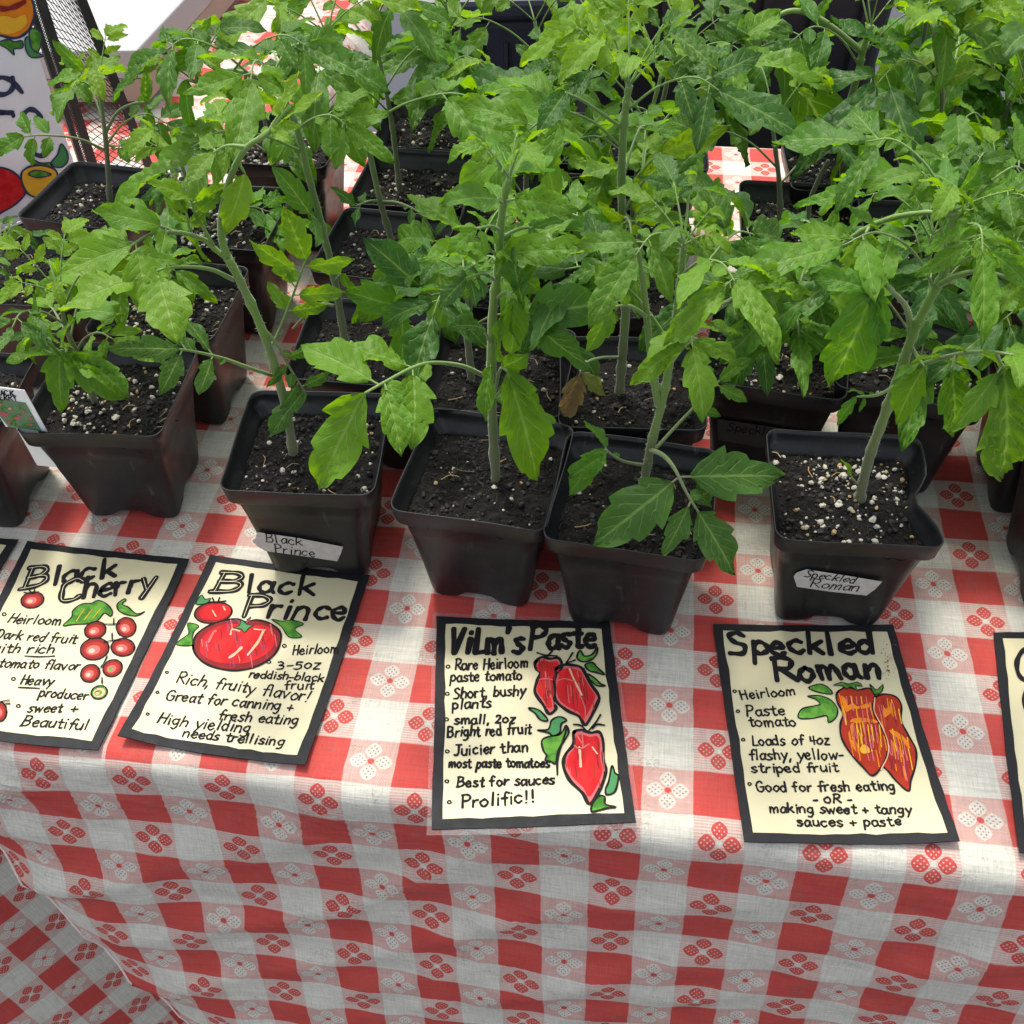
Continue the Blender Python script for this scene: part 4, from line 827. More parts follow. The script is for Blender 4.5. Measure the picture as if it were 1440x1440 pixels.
p = Plant((549, 716), (766, 748), "straight-stemmed tomato seedling in the black pot just behind the Vilm's Paste card", 'D', 3)
p.stem([(697, 668), (693, 600), (691, 520), (693, 440), (700, 380), (703, 330), (708, 285), (716, 250)], .0033, .0018, hair=120)
p.leaf([(688, 532), (651, 515, -.015), (609, 510, -.03), (580, 517, -.042), (547, 534, -.055), (513, 553, -.065)], (438, 690, -.085), wr=.58, tw=.46, pairs=2, lat=.72, young=.4, first=.35, up=(-.2, -.55, .8), curl=.35, r0=.0013)
p.leaf([(697, 545), (704, 518, -.02), (714, 522, -.03)], (768, 692, -.045), wr=.33, pairs=1, lat=.4, young=.35, up=(.2, -1, .25), lobes=3)
p.leaf([(693, 535), (690, 515, -.02)], (674, 592, -.035), wr=.42, pairs=0, young=.3, up=(-.4, -1, .2)); p.leaf([(695, 560), (712, 540, -.02)], (765, 575, -.03), wr=.5, pairs=1, lat=.5, young=.25)
p.leaf([(692, 470), (715, 450, -.012), (745, 441, -.022)], (852, 428, -.04), wr=.60, pairs=1, lat=.85, young=.3, first=.97, up=(.1, -.8, .6), curl=.25, fold=.2, lobes=2)
p.leaf([(703, 360), (712, 357, -.008)], (826, 344, -.028), wr=.42, pairs=1, lat=.25, young=.45, curl=.3, up=(0, -.6, .8)); p.leaf([(700, 360), (690, 352, -.012)], (600, 346, -.03), wr=.42, pairs=1, lat=.3, young=.35)
p.leaf([(712, 282), (724, 280, -.01)], (803, 289, -.03), wr=.42, pairs=0, young=.4, up=(0, -.7, .7)); p.leaf([(708, 288), (700, 280, -.01)], (630, 272, -.03), wr=.5, pairs=0, young=.45)
p.leaf([(716, 252), (719, 248)], (742, 205, .035), wr=.95, pairs=0, young=.1, up=(0, -.5, .9), curl=.2); p.leaf([(691, 485), (680, 462, -.02)], (642, 450, -.035), wr=.55, pairs=0, young=.4)
p.leaf([(698, 395), (680, 385, -.015), (655, 392, -.025)], (616, 428, -.035), wr=.6, pairs=2, lat=.8, young=.3); p.leaf([(697, 420), (712, 410, -.01), (722, 420, -.02)], (722, 505, -.03), wr=.5, pairs=1, young=.3, up=(.2, -1, .2))
p.leaf([(705, 325), (690, 318, -.01), (670, 322, -.02)], (630, 350, -.03), wr=.5, pairs=2, young=.35); p.leaf([(703, 335), (730, 322, .01), (750, 320, .01)], (790, 305, .01), wr=.5, pairs=1, young=.2); p.apex(4, .03, -1, .5)

p = Plant((765, 757), (990, 790), "hairy-stemmed tomato seedling whose pot overlaps the corner of the Vilm's Paste card", 'D', 4)
p.stem([(903, 700), (910, 655), (918, 615), (930, 570), (940, 520), (947, 470), (953, 425), (958, 380), (962, 345)], .0032, .0016, [([(926, 570), (918, 520), (912, 470), (908, 430), (903, 390), (896, 350)], .0022, .0012), ([(944, 505), (970, 470, -.01), (1000, 440, -.02), (1045, 412, -.03)], .0018, .0011)], 420)
p.leaf([(914, 632), (932, 640, -.02), (948, 658, -.035), (965, 692, -.045), (982, 720, -.05)], (1036, 807, -.065), wr=.58, pairs=2, lat=.72, grow=.72, young=.75, first=.42, up=(.05, -.5, .9), curl=.15, fold=.12, r0=.0014)
p.leaf([(921, 632), (950, 600, .012), (985, 563, .02), (1012, 535, .025)], (1052, 500, .025), wr=.5, pairs=2, lat=.75, young=.25); p.leaf([(910, 655), (875, 648, -.005), (850, 632, -.005)], (796, 692, -.02), wr=.58, pairs=1, lat=.9, young=.1)
p.leaf([(910, 445), (885, 430, -.012), (858, 432, -.018)], (829, 498, -.028), wr=.46, pairs=1, lat=.9, young=.45, up=(0, -1, .3)); p.leaf([(1000, 440, -.02), (1045, 412, -.03)], (1090, 395, -.04), wr=.5, pairs=2, young=.5)
p.leaf([(940, 515), (960, 490, .01), (975, 480, .01)], (1000, 500, .01), wr=.5, pairs=1, young=.4); p.auto(7, .085, .62, 1.0, .5, young=.5, lift=.6); p.apex(5, .035, -1, .8)

p = Plant((1092, 757), (1330, 772), 'thick-stemmed tomato seedling in the dented black pot taped Speckled Roman', 'L', 5, True)
p.stem([(1207, 712), (1213, 680), (1225, 635), (1240, 595), (1258, 545), (1272, 505), (1284, 470), (1300, 435), (1322, 395), (1335, 360), (1340, 320), (1338, 298)], .0035, .0020, [([(1282, 472), (1279, 450), (1272, 428, -.01), (1246, 401, -.03)], .0019, .0011)], 260)
p.leaf([(1255, 408, -.02), (1240, 398, -.03), (1226, 412, -.035)], (1174, 552, -.045), wr=.55, pairs=1, lat=.5, young=0, up=(-.2, -1, .3))
p.leaf([(1318, 402), (1345, 388, -.012), (1375, 382, -.022), (1410, 388, -.03), (1440, 402, -.04)], (1510, 440, -.06), wr=.5, pairs=2, lat=.9, young=.35, r0=.0016)
p.leaf([(1272, 520), (1310, 508, -.02), (1345, 498, -.04), (1385, 494, -.06), (1430, 500, -.07)], (1500, 560, -.08), wr=.52, pairs=3, lat=.85, young=.4, r0=.0014, first=.2, curl=.9)
p.leaf([(1345, 499, -.04), (1338, 520, -.045)], (1351, 628, -.05), wr=.42, pairs=0, young=.1, up=(.3, -1, .2)); p.leaf([(1400, 495, -.06), (1412, 520, -.065)], (1428, 692, -.075), wr=.45, pairs=1, lat=.5, young=.4, up=(.4, -1, .2))
p.leaf([(1283, 490), (1300, 515, -.02)], (1250, 600, -.025), wr=.5, pairs=1, lat=.5, young=.15); p.leaf([(1262, 540), (1235, 555, -.01), (1205, 558, -.015)], (1168, 602, -.02), wr=.3, pairs=1, lat=.5, young=0, curl=.9)
p.leaf([(1212, 690), (1198, 672)], (1190, 645), wr=.4, pairs=0, young=.6); p.leaf([(1338, 300), (1345, 262)], (1290, 222, .02), wr=.75, pairs=1, lat=.7, young=0, curl=.9); p.leaf([(1340, 310), (1360, 290)], (1420, 205, .02), wr=.5, pairs=2, young=.1)
p.leaf([(1335, 350), (1365, 335, -.01), (1385, 330, -.015)], (1440, 345, -.02), wr=.5, pairs=2, young=.6); p.auto(6, .085, .72, 1.0, 1.2, young=.25, lift=.6); p.apex(5, .04, -1, .6)
z = zoomf(960, 420, 3.0)
p.label_tape(z([(468, 1168), (480, 1152), (522, 1138), (700, 1166), (842, 1190), (812, 1222), (775, 1249), (620, 1232), (482, 1212)]), [('Speckled', *z([(508, 1168), (722, 1197)]), 6), ('Roman', *z([(535, 1213), (738, 1232)]), 7)])

p = Plant((18, 608), (228, 614), 'bushy tomato seedling in black pot with the white picture tag, front left', 'L', 6)
p.stem([(135, 572), (122, 530), (104, 490), (90, 450), (85, 415)], .0026, .0013)
p.leaf([(112, 505), (98, 488, -.02), (92, 496, -.03)], (168, 562, -.045), wr=.52, pairs=1, lat=.9, young=.25, up=(0, -.9, .6)); p.leaf([(105, 492), (85, 488, -.025)], (80, 580, -.045), wr=.55, pairs=1, lat=.85, young=.2, up=(-.1, -1, .4))
p.leaf([(98, 470), (60, 470, -.02), (36, 468, -.015)], (12, 478, -.02), wr=.5, pairs=2, lat=.8, young=.3); p.leaf([(95, 460), (110, 440, -.02)], (150, 430, -.035), wr=.7, pairs=1, lat=.8, young=.3); p.auto(6, .070, .45, 1, .3, young=.5, bias=(.35, .5, 0)); p.apex(4, .04)

p = Plant((-232, 622), (-14, 628), 'black pot cut by the left edge, beside the pot with a picture tag', 'M', 7); p.stem([(-120, 580), (-122, 520), (-110, 460)]); p.auto(5, .05, .4, bias=(-.9, 0, 0))
p = Plant((1430, 600), (1648, 612), 'drooping tomato seedling in black pot cut by the right edge, second row', 'M', 8); p.stem([(1510, 575), (1500, 500), (1480, 430), (1470, 370)]); p.auto(8, .085, .4, bias=(-.5, 0, 0))
p = Plant((1492, 742), (1720, 756), 'black pot barely showing at the right edge, in front of the other edge pot', 'D', 9); p.stem([(1560, 700), (1565, 620), (1570, 560)]); p.auto(5, .06, .4, bias=(.6, 0, 0))

# second row
p = Plant((118, 468), (293, 481), 'small dark-leaved tomato seedling in perlite-rich soil behind the bushy left pot', 'L', 10)
p.stem([(222, 412), (208, 398), (196, 385), (188, 372)], .0024, .0016, dark=.9); p.leaf([(215, 405), (228, 405, -.01)], (223, 462, -.02), wr=.6, pairs=1, lat=.8, young=0, up=(0, -.8, .6)); p.leaf([(205, 395), (235, 385), (245, 392)], (278, 425), wr=.55, pairs=0, young=.2); p.auto(6, .065, .5, young=.4)
p = Plant((398, 532), (588, 545), 'tall arching tomato seedling in dark soil right behind the Black Prince plant', 'D', 11)
p.stem([(488, 497), (480, 450), (470, 390), (458, 340), (447, 295), (432, 240), (420, 190), (405, 150), (385, 122), (345, 103), (310, 102), (275, 115)], .0030, .0014, [([(470, 430), (450, 428), (428, 445), (412, 462)], .0012, .0008)], 160, dark=.35)
p.leaf([(310, 102), (285, 85), (272, 68)], (226, 38, .01), wr=.5, pairs=2, lat=.9, young=.1); p.leaf([(275, 115), (262, 112)], (262, 180, -.01), wr=.5, pairs=0, young=.0, up=(-.3, -1, .2)); p.leaf([(345, 103), (345, 125)], (335, 190), wr=.4, pairs=1, young=.3, up=(0, -1, .2)); p.leaf([(330, 102), (322, 120)], (325, 145), wr=.5, pairs=1, young=.3)
p.leaf([(452, 318), (435, 300, -.01)], (392, 235, -.01), wr=.5, pairs=1, young=.15); p.leaf([(470, 395), (480, 385, -.01)], (500, 420, -.01), wr=.5, pairs=0, young=.1); p.auto(8, .075, .55, .95, 1.0, young=.35); p.apex(4, .04)
p = Plant((590, 572), (785, 588), "short tomato seedling in black soil behind the Vilm's Paste plant", 'D', 12)
p.stem([(663, 535), (660, 500), (657, 465), (660, 430), (665, 395), (668, 370)], .0030, .0018, dark=.4)
p.leaf([(660, 420), (635, 412), (605, 416, -.01), (580, 425, -.015), (562, 432, -.02)], (488, 410, -.025), wr=.60, pairs=1, lat=1.0, young=0, first=.95, up=(0, -.7, .8), curl=.15, fold=.15, lobes=2); p.leaf([(605, 416, -.01), (590, 402, -.01)], (514, 336, .0), wr=.56, pairs=0, young=0, up=(.2, -.9, .5), curl=.1, lobes=2)
p.auto(7, .08, .5, young=.2)
p = Plant((795, 600), (985, 605), 'tomato seedling with one withered brown leaf, in the dark pot mid table', 'D', 13)
p.stem([(872, 540), (876, 490), (880, 430), (878, 370), (875, 310), (874, 250), (876, 200), (880, 150), (885, 120)], .0034, .0019, hair=200, dark=.25)
p.leaf([(870, 502), (845, 503, -.02), (825, 510, -.03), (815, 527, -.03)], (792, 590, -.034), wr=.44, pairs=0, wilt=1.0, up=(.1, -1, .2), curl=.3, fold=.9); p.leaf([(825, 508, -.03), (818, 525, -.03)], (853, 556, -.035), wr=.5, pairs=0, wilt=.55, young=.2, up=(0, -.8, .6))
p.leaf([(878, 340), (895, 300, -.01)], (938, 205, -.01), wr=.42, pairs=1, lat=.5, young=.9, up=(0, -.8, .5)); p.leaf([(876, 300), (905, 255, -.015), (925, 240, -.02)], (945, 285, -.04), wr=.8, pairs=0, young=.3, up=(0, -.9, .4)); p.leaf([(876, 275), (910, 232, -.01), (930, 215, -.012)], (1022, 180, -.02), wr=.4, pairs=0, young=1.0, up=(0, -.9, .5))
p.leaf([(880, 330), (860, 320, -.01)], (805, 312, -.03), wr=.5, pairs=1, young=0); p.leaf([(878, 400), (905, 372, -.02), (915, 380, -.03)], (815, 402, -.05), wr=.4, pairs=0, young=.2); p.leaf([(875, 180), (825, 145, -.01), (795, 130, -.02)], (760, 178, -.04), wr=.62, pairs=0, young=.1, up=(-.2, -1, .3))
p.auto(6, .085, .45, 1.0, .3, young=.35, lift=.55); p.apex(8, .05, -1, .8)
p = Plant((1000, 537), (1172, 562), 'sprawling tomato seedling behind and left of the Speckled Roman pot', 'L', 14)
p.stem([(1085, 480), (1100, 455), (1114, 436), (1122, 420), (1145, 390), (1168, 362, -.01), (1195, 337, -.02), (1227, 317, -.03), (1260, 305, -.04), (1300, 299, -.05), (1325, 300, -.055)], .0030, .0014, hair=180)
p.leaf([(1122, 420), (1110, 404, -.02)], (1036, 341, -.03), wr=.55, pairs=1, lat=.35, young=0, up=(0, -.7, .8), lobes=5); p.leaf([(1120, 423), (1097, 430, -.02), (1086, 436, -.03)], (1020, 508, -.055), wr=.50, pairs=1, lat=.5, young=.1, up=(-.1, -.8, .6)); p.leaf([(1125, 422), (1132, 438, -.02)], (1138, 515, -.045), wr=.58, pairs=0, young=.15, up=(0, -1, .3)); p.leaf([(1128, 416), (1150, 424, -.012)], (1176, 500, -.035), wr=.58, pairs=1, lat=.4, young=.3, up=(.2, -.9, .4))
p.leaf([(1222, 320, -.03), (1217, 328, -.036)], (1203, 480, -.075), wr=.60, pairs=0, young=.5, up=(0, -1, .3), curl=.3); p.leaf([(1325, 300, -.055), (1334, 301, -.06)], (1364, 370, -.08), wr=.85, pairs=1, lat=.4, young=.35, up=(.1, -.9, .5)); p.leaf([(1175, 355, -.012), (1165, 345, -.015)], (1175, 295, -.01), wr=.5, pairs=0, young=.3); p.leaf([(1180, 350, -.014), (1172, 352, -.02)], (1130, 370, -.03), wr=.42, pairs=0, young=.1)
p.leaf([(1108, 446), (1080, 468, -.015), (1060, 480, -.02)], (1022, 560, -.03), wr=.4, pairs=1, young=.2); p.auto(5, .07, .2, .5, 2.5, young=.2)
c, q = math.cos(p.rz), math.sin(p.rz)
p.label_tape([(1008, 588), (1090, 600), (1166, 612), (1165, 640), (1088, 632), (1010, 618)], [('Speckled', (1022, 604), (1095, 613), 7)], 'tape_dark')
p = Plant((1188, 545), (1372, 580), 'tomato seedling in the tilted-looking black pot behind the dented pot', 'M', 15)
p.stem([(1275, 520), (1288, 470), (1292, 430), (1302, 380), (1312, 330)], .0028, .0016); p.auto(9, .085, .35, young=.15); p.apex(4, .04, -1, .5)

# third row and beyond
def back(FL, FR, label, soil, seed, stem, n, L, dark=.3, **kw):
    n = max(3, round(n * .44)); L *= 1.18
    p = Plant(FL, FR, label, soil, seed); p.stem(stem, kw.pop('r0', .0028), kw.pop('r1', .0014), kw.pop('extra', ()), kw.pop('hair', 60), dark); ay = kw.pop('ay', .8); an = kw.pop('an', 3)
    p.auto(n, L, kw.pop('t0', .5), 1.0, kw.pop('az0', None), **kw); p.apex(an, L * .62, -1, ay); return p
back((-75, 425), (92, 432), 'tomato seedling at the left edge, third pot back along that edge', 'M', 16, [(10, 385), (6, 370), (2, 352)], 5, .042, an=3)
p = back((18, 305), (170, 325), 'spindly dark-stemmed tomato seedling beside the poster stand', 'M', 17, [(155, 292), (152, 240), (148, 190), (145, 165), (141, 125)], 3, .06, .8, extra=[([(148, 188), (165, 158), (190, 145), (212, 145)], .0013, .0008)], t0=.5, wr=.6)
p.leaf([(150, 212), (110, 195, -.01), (62, 190, -.02), (34, 192, -.02)], (-10, 215, -.03), wr=.6, pairs=2, lat=.75, young=0, up=(0, -.8, .6)); p.leaf([(190, 145), (205, 145)], (205, 98), wr=.35, pairs=1, young=.2, up=(.3, -1, .2)); p.leaf([(142, 140), (125, 115), (118, 100)], (74, 60), wr=.42, pairs=0, young=.1, up=(0, -1, .3)); p.leaf([(150, 205), (170, 205)], (208, 212), wr=.6, pairs=1, young=0)
back((215, 345), (358, 352), 'blue-green tomato seedling in perlite-rich soil, third row left', 'L', 18, [(285, 328), (278, 295), (265, 260), (255, 230)], 9, .065, t0=.2)
back((318, 228), (442, 237), 'tomato seedling in the pot with a pink reflection on its wall', 'L', 19, [(380, 215), (376, 190), (371, 165)], 7, .06, t0=.2, lift=.6, an=3)
p = back((436, 382), (597, 400), 'tall bare-stemmed tomato seedling, third row left of centre', 'M', 20, [(551, 342), (534, 280), (517, 205), (503, 165), (492, 135), (467, 87), (458, 45)], 9, .095, .4, t0=.5)
p.leaf([(535, 283), (560, 285, -.01), (590, 300, -.02), (612, 330, -.02)], (640, 300, -.02), wr=.45, pairs=2, lat=.8, young=.5); p.leaf([(534, 282), (518, 283, -.01), (500, 290, -.01)], (470, 262, -.01), wr=.5, pairs=1, young=.1)
back((485, 285), (650, 296), 'tall grey-stemmed tomato seedling, fourth row left of centre', 'M', 21, [(562, 270), (558, 230), (552, 180), (545, 140), (535, 90), (525, 35)], 11, .10, .5, t0=.45)
back((525, 205), (665, 212), 'tall tomato seedling in the rearmost pot left of centre', 'M', 22, [(658, 205), (655, 160), (645, 120), (636, 80), (632, 40), (626, 5)], 11, .10, .6, t0=.35)
back((640, 430), (800, 445), 'leafy tomato seedling, third row at the table centre', 'D', 23, [(730, 400), (728, 360), (735, 320), (742, 285)], 9, .085)
back((655, 320), (800, 330), 'leafy tomato seedling, fourth row at the table centre', 'M', 24, [(735, 300), (740, 250), (735, 200), (728, 150)], 11, .095)
back((690, 225), (830, 232), 'tall tomato seedling in the rearmost pot at the table centre', 'M', 25, [(765, 215), (768, 170), (762, 120), (760, 75), (752, 30)], 8, .10, t0=.35)
back((805, 455), (965, 440), 'leafy tomato seedling, third row right of centre', 'D', 26, [(905, 415), (902, 370), (898, 320), (900, 280)], 7, .085)
back((815, 335), (960, 335), 'leafy tomato seedling, fourth row right of centre', 'D', 27, [(890, 305), (895, 250), (905, 200), (918, 150), (930, 105)], 7, .095)
back((850, 238), (985, 241), 'tall tomato seedling in the rearmost pot right of centre', 'M', 28, [(925, 225), (925, 180), (935, 130), (945, 80), (958, 40)], 7, .09, t0=.45)
back((1050, 340), (1210, 350), 'thin purple-stemmed tomato seedling, third row right', 'M', 29, [(1097, 312), (1096, 260), (1091, 215), (1086, 175)], 9, .085, .95, extra=[([(1135, 310), (1140, 280), (1152, 250), (1165, 225)], .0022, .0014)])
back((1225, 372), (1385, 380), 'silvery-leaved tomato seedling, third row far right', 'M', 30, [(1300, 350), (1300, 305), (1305, 260), (1308, 222)], 10, .095, ay=.3)
back((1240, 265), (1385, 271), 'broad-leaved tomato seedling, fourth row far right', 'M', 31, [(1310, 245), (1318, 190), (1325, 140), (1318, 90), (1312, 50)], 10, .11)
p = back((1130, 268), (1262, 272), 'tomato seedling with a stem arching over the black bins', 'M', 32, [(1185, 250), (1190, 190), (1197, 140), (1208, 98), (1213, 72), (1225, 35)], 9, .10, .1, r0=.0038, r1=.0026, extra=[([(1213, 74), (1180, 46), (1150, 25), (1120, 15), (1095, 22), (1075, 45), (1062, 80), (1058, 110), (1066, 148)], .0024, .0014)], t0=.55)
p.leaf([(1060, 85), (1030, 85), (1005, 92)], (950, 40), wr=.4, pairs=2, young=.5); p.leaf([(1066, 148), (1085, 150)], (1130, 118), wr=.4, pairs=0, young=0); p.leaf([(1062, 70), (1090, 60), (1100, 75)], (1175, 200, -.01), wr=.6, pairs=0, young=.1, up=(.1, -1, .2), lobes=4)
back((1418, 432), (1592, 442), 'tomato seedling at the right edge leaning back over bare cloth', 'M', 33, [(1490, 400), (1460, 345), (1430, 300), (1405, 262)], 9, .085)
back((1395, 300), (1545, 305), 'tomato seedling at the right edge, fourth row', 'M', 34, [(1465, 275), (1462, 215), (1455, 160), (1440, 110)], 9, .11)
# ------------------------------------------------------------------ plant tags stuck in the soil
def plant_tag(px, Yo, label, lines_=None, pic=None, mat='tag'):
    """px: TL, TR, BR, BL photo pixels; the tag stands at world depth Yo"""
    P = [at_y(x, y, Yo) for x, y in px]; c = (P[2] + P[3]) / 2; nrm = unit(np.cross(P[1] - P[0], P[0] - P[3])); 
    if nrm[1] > 0: nrm = -nrm
    r, inv = root('plant_tag', tuple(c)); mb = MB(); Pb = [q - nrm * .0005 for q in P]; stake = [P[3] + (P[2] - P[3]) * .25, P[3] + (P[2] - P[3]) * .75]
    lo = [q + np.array([0, .004, -.035]) for q in stake]
    mb.add(P + Pb, [(3, 2, 1, 0), (4, 5, 6, 7), (0, 1, 5, 4), (1, 2, 6, 5), (2, 3, 7, 6), (3, 0, 4, 7)], 0)
    mb.add(lo + stake + [q - nrm * .0005 for q in lo + stake], [(0, 1, 3, 2), (4, 6, 7, 5), (0, 2, 6, 4), (1, 5, 7, 3)], 0)
    tp = part('tag_plate', mb, [MAT[mat]], r, inv, False); pl = Plane(P[0], nrm, .0004, P[1] - P[0])
    if pic:
        mb = MB(); poly(mb, pic, pl, .0003, 0, 1); rr = random.Random(4); a = np.array(pic)
        for k in range(26):
            u, v = rr.uniform(.1, .9), rr.uniform(.1, .9); q = a[0] * (1 - u) * (1 - v) + a[1] * u * (1 - v) + a[2] * u * v + a[3] * (1 - u) * v
            poly(mb, ell(q[0], q[1], rr.uniform(1.5, 3.6), rr.uniform(1.5, 3.2), 0, 8), pl, .0005 + k * 1e-5, rr.choice((1, 1, 2, 3)))
        part('tag_picture', mb, [MAT['tagpic'], MAT['pink'], MAT['green'], MAT['cream']], tp, inv, False)
    if lines_:
        mb = MB()
        for (t, a, b, xh) in lines_: write(mb, t, a, b, xh, .0007, pl)
        part('lettering', mb, CARDM, tp, inv, False)
    tag(r, label, 'plant tag', 'plant tags in the pots')
GL.update({'K': (9, '!2,16 2,0|!9,16 2,8|!4,9 9.5,0'), 'A': (9, '!5,16 1,0|!5,16 9,0|!2.5,6 7.5,6'), 'E': (8, '!2,16 2,0|!2,16 8,16|!2,8.5 7,8.5|!2,0 8,0'), 'Y': (8, '!1,16 4.5,8|!8,16 4.5,8|!4.5,8 4.5,0')})
yA = at_z(90, 612, POT_H)[1]
plant_tag([(-28, 541), (34.5, 549), (66.5, 607), (8, 600)], yA + .006, 'white picture tag lettered Black Cherry in the front left pot', [('BLACK', (-12, 555), (20, 556), 4.2), ('CHERRY', (-14, 561), (24, 562.5), 4.2)], [(-22, 557), (36, 566), (59, 606), (12, 600)])
plant_tag([(240, 201), (275, 203), (272, 222), (238, 219)], at_z(290, 349, POT_H)[1] + .07, 'pale grey tag lettered Black Cherry among the back left seedlings', [('BLACK', (246, 209), (267, 210), 3.6), ('CHERRY', (245, 216), (268, 217), 3.6)])
plant_tag([(163, 460), (174, 458), (181, 475), (166, 476)], at_z(200, 475, POT_H)[1] + .006, 'blank pale tag tip at the rim of the small dark-leaved seedling pot')

# ------------------------------------------------------------------ wire mesh stand with the glossy poster
B0 = at_z(122, 278, .006); Q0 = at_z(2, 327, .006); ex = unit(B0 - Q0); ex[2] = 0; ex = unit(ex); n0 = np.array([ex[1], -ex[0], 0.0])
best = None
for k in np.linspace(0, .9, 91):                       # lean of the poster, from the direction of its right edge
    upv = unit(np.array([0, 0, 1.0]) - n0 * k); q = topx(B0 + upv * .20)
    xe = 122 + (52 - 122) * (278 - q[1]) / 278.0; e = abs(q[0] - xe)
    if best is None or e < best[0]: best = (e, k)
upv = unit(np.array([0, 0, 1.0]) - n0 * best[1]); pn = unit(np.cross(ex, upv)); pn = pn if pn[1] < 0 else -pn
PP = Plane(B0, pn, .0015, ex)
def slab(mb, Q2, pl, z0, z1, mi=0):
    n = len(Q2); top = [pl.to3(q, z1) for q in Q2]; bot = [pl.to3(q, z0) for q in Q2]
    mb.add(top + bot, [tuple(range(n)), tuple(range(2 * n - 1, n - 1, -1))] + [(i, i + n, (i + 1) % n + n, (i + 1) % n) for i in range(n)], mi)
W_, H_ = .19, .28
r, inv = root('poster', tuple(PP.to3((-W_ / 2, 0))), math.atan2(ex[1], ex[0]))
mb = MB(); slab(mb, [(-W_, .004), (-.0015, .004), (-.0015, H_), (-W_, H_)], PP, -.001, .0008); sh = part('sheet', mb, [MAT['poster']], r, inv, False)
mb = MB(); z = lambda pts: [(x / 6, y / 6) for x, y in pts]; z8 = lambda pts: [(x / 6, 180 + y / 6) for x, y in pts]
q = z([(-140, -120), (60, -160), (200, -90), (275, 20), (282, 130), (255, 220), (200, 285), (120, 318), (20, 300), (-120, 240)])
PM = [MAT[k] for k in ('blueink', 'poster', 'green', 'red', 'pink', 'darkred', 'orange', 'yellow', 'purple', 'teal', 'cream')]
drawn(mb, q, PP, ORG, .0022, .0012); poly(mb, z([(-60, 150), (40, 130), (120, 150), (200, 120), (215, 200), (120, 270), (0, 270)]), PP, .0016, YEL)
stroke(mb, z([(-40, 60), (40, 70), (120, 50), (200, 10)]), PP, .004, DRD, .0018)
drawn(mb, z([(250, 240), (300, 240), (345, 290), (340, 370), (310, 440), (260, 400), (240, 320)]), PP, GRN, .0012, .0012); drawn(mb, z([(205, 330), (240, 310), (260, 400), (310, 440), (360, 470), (260, 480), (215, 420)]), PP, TEA, .0012, .0013)
drawn(mb, z([(-20, 360), (60, 330), (120, 350), (180, 340), (182, 400), (110, 410), (115, 460), (60, 410)]), PP, GRN, .0012, .0012)
stroke(mb, z([(-60, 660), (20, 650), (90, 680), (100, 740), (40, 790), (-60, 790)]), PP, .0040, 0, .0014); stroke(mb, z([(95, 650), (120, 700), (180, 775)]), PP, .0040, 0, .0014)
stroke(mb, z([(-60, 945), (100, 945)]), PP, .0045, 0, .0014); stroke(mb, z([(0, 945), (100, 960), (105, 980)]), PP, .0030, 0, .0014)
stroke(mb, z([(190, 960), (240, 920), (300, 935), (340, 990)]), PP, .0042, 0, .0014); stroke(mb, z8([(260, 130), (270, 200), (340, 230), (410, 190), (420, 110)]), PP, .0045, 0, .0014)
drawn(mb, z8([(-120, 360), (0, 330), (110, 370), (200, 470), (200, 560), (120, 640), (20, 700), (-120, 740)]), PP, RED, .0018, .0012); drawn(mb, z8([(170, 400), (220, 330), (330, 310), (450, 340), (480, 420), (440, 520), (330, 580), (220, 540)]), PP, YEL, .0018, .0016)
drawn(mb, z8([(230, 380), (300, 350), (420, 380), (380, 400), (300, 410)]), PP, GRN, .0012, .0022)
drawn(mb, z8([(510, 130), (560, 200), (565, 280), (500, 330), (420, 300), (480, 220)]), PP, TEA, .0014, .0012); drawn(mb, z8([(260, 250), (330, 290), (420, 290), (440, 330), (330, 310), (280, 300)]), PP, GRN, .0012, .0012)
part('drawing', mb, PM, sh, inv, False); tag(r, 'glossy white poster with painted tomatoes and dark letters at the left edge', 'poster')
r, inv = root('wire_mesh_stand', tuple(PP.to3((.01, 0, ), -.05)), math.atan2(ex[1], ex[0]))
def bar(a, b, w, nrm, t=.004):
    """flat bar between two 3D points"""
    d = unit(b - a); s = np.cross(d, nrm); L = np.linalg.norm(b - a); mb = MB(); mb.box((a + b) / 2, L, w, t, 0, [d, unit(s), unit(nrm)]); return mb
Pt = lambda u, v, d=-.0035: PP.to3((u, v), d)
for (a, b, w) in ((Pt(.007, -.004), Pt(.007, H_ + .02), .005), (Pt(.0165, -.004), Pt(.0165, H_ + .02), .0075), (Pt(-W_ - .02, -.004), Pt(.02, -.004), .008), (Pt(-W_ - .02, H_ + .02), Pt(.02, H_ + .02), .008)): part('frame_bar', bar(a, b, w, pn), [MAT['frame']], r, inv, False)
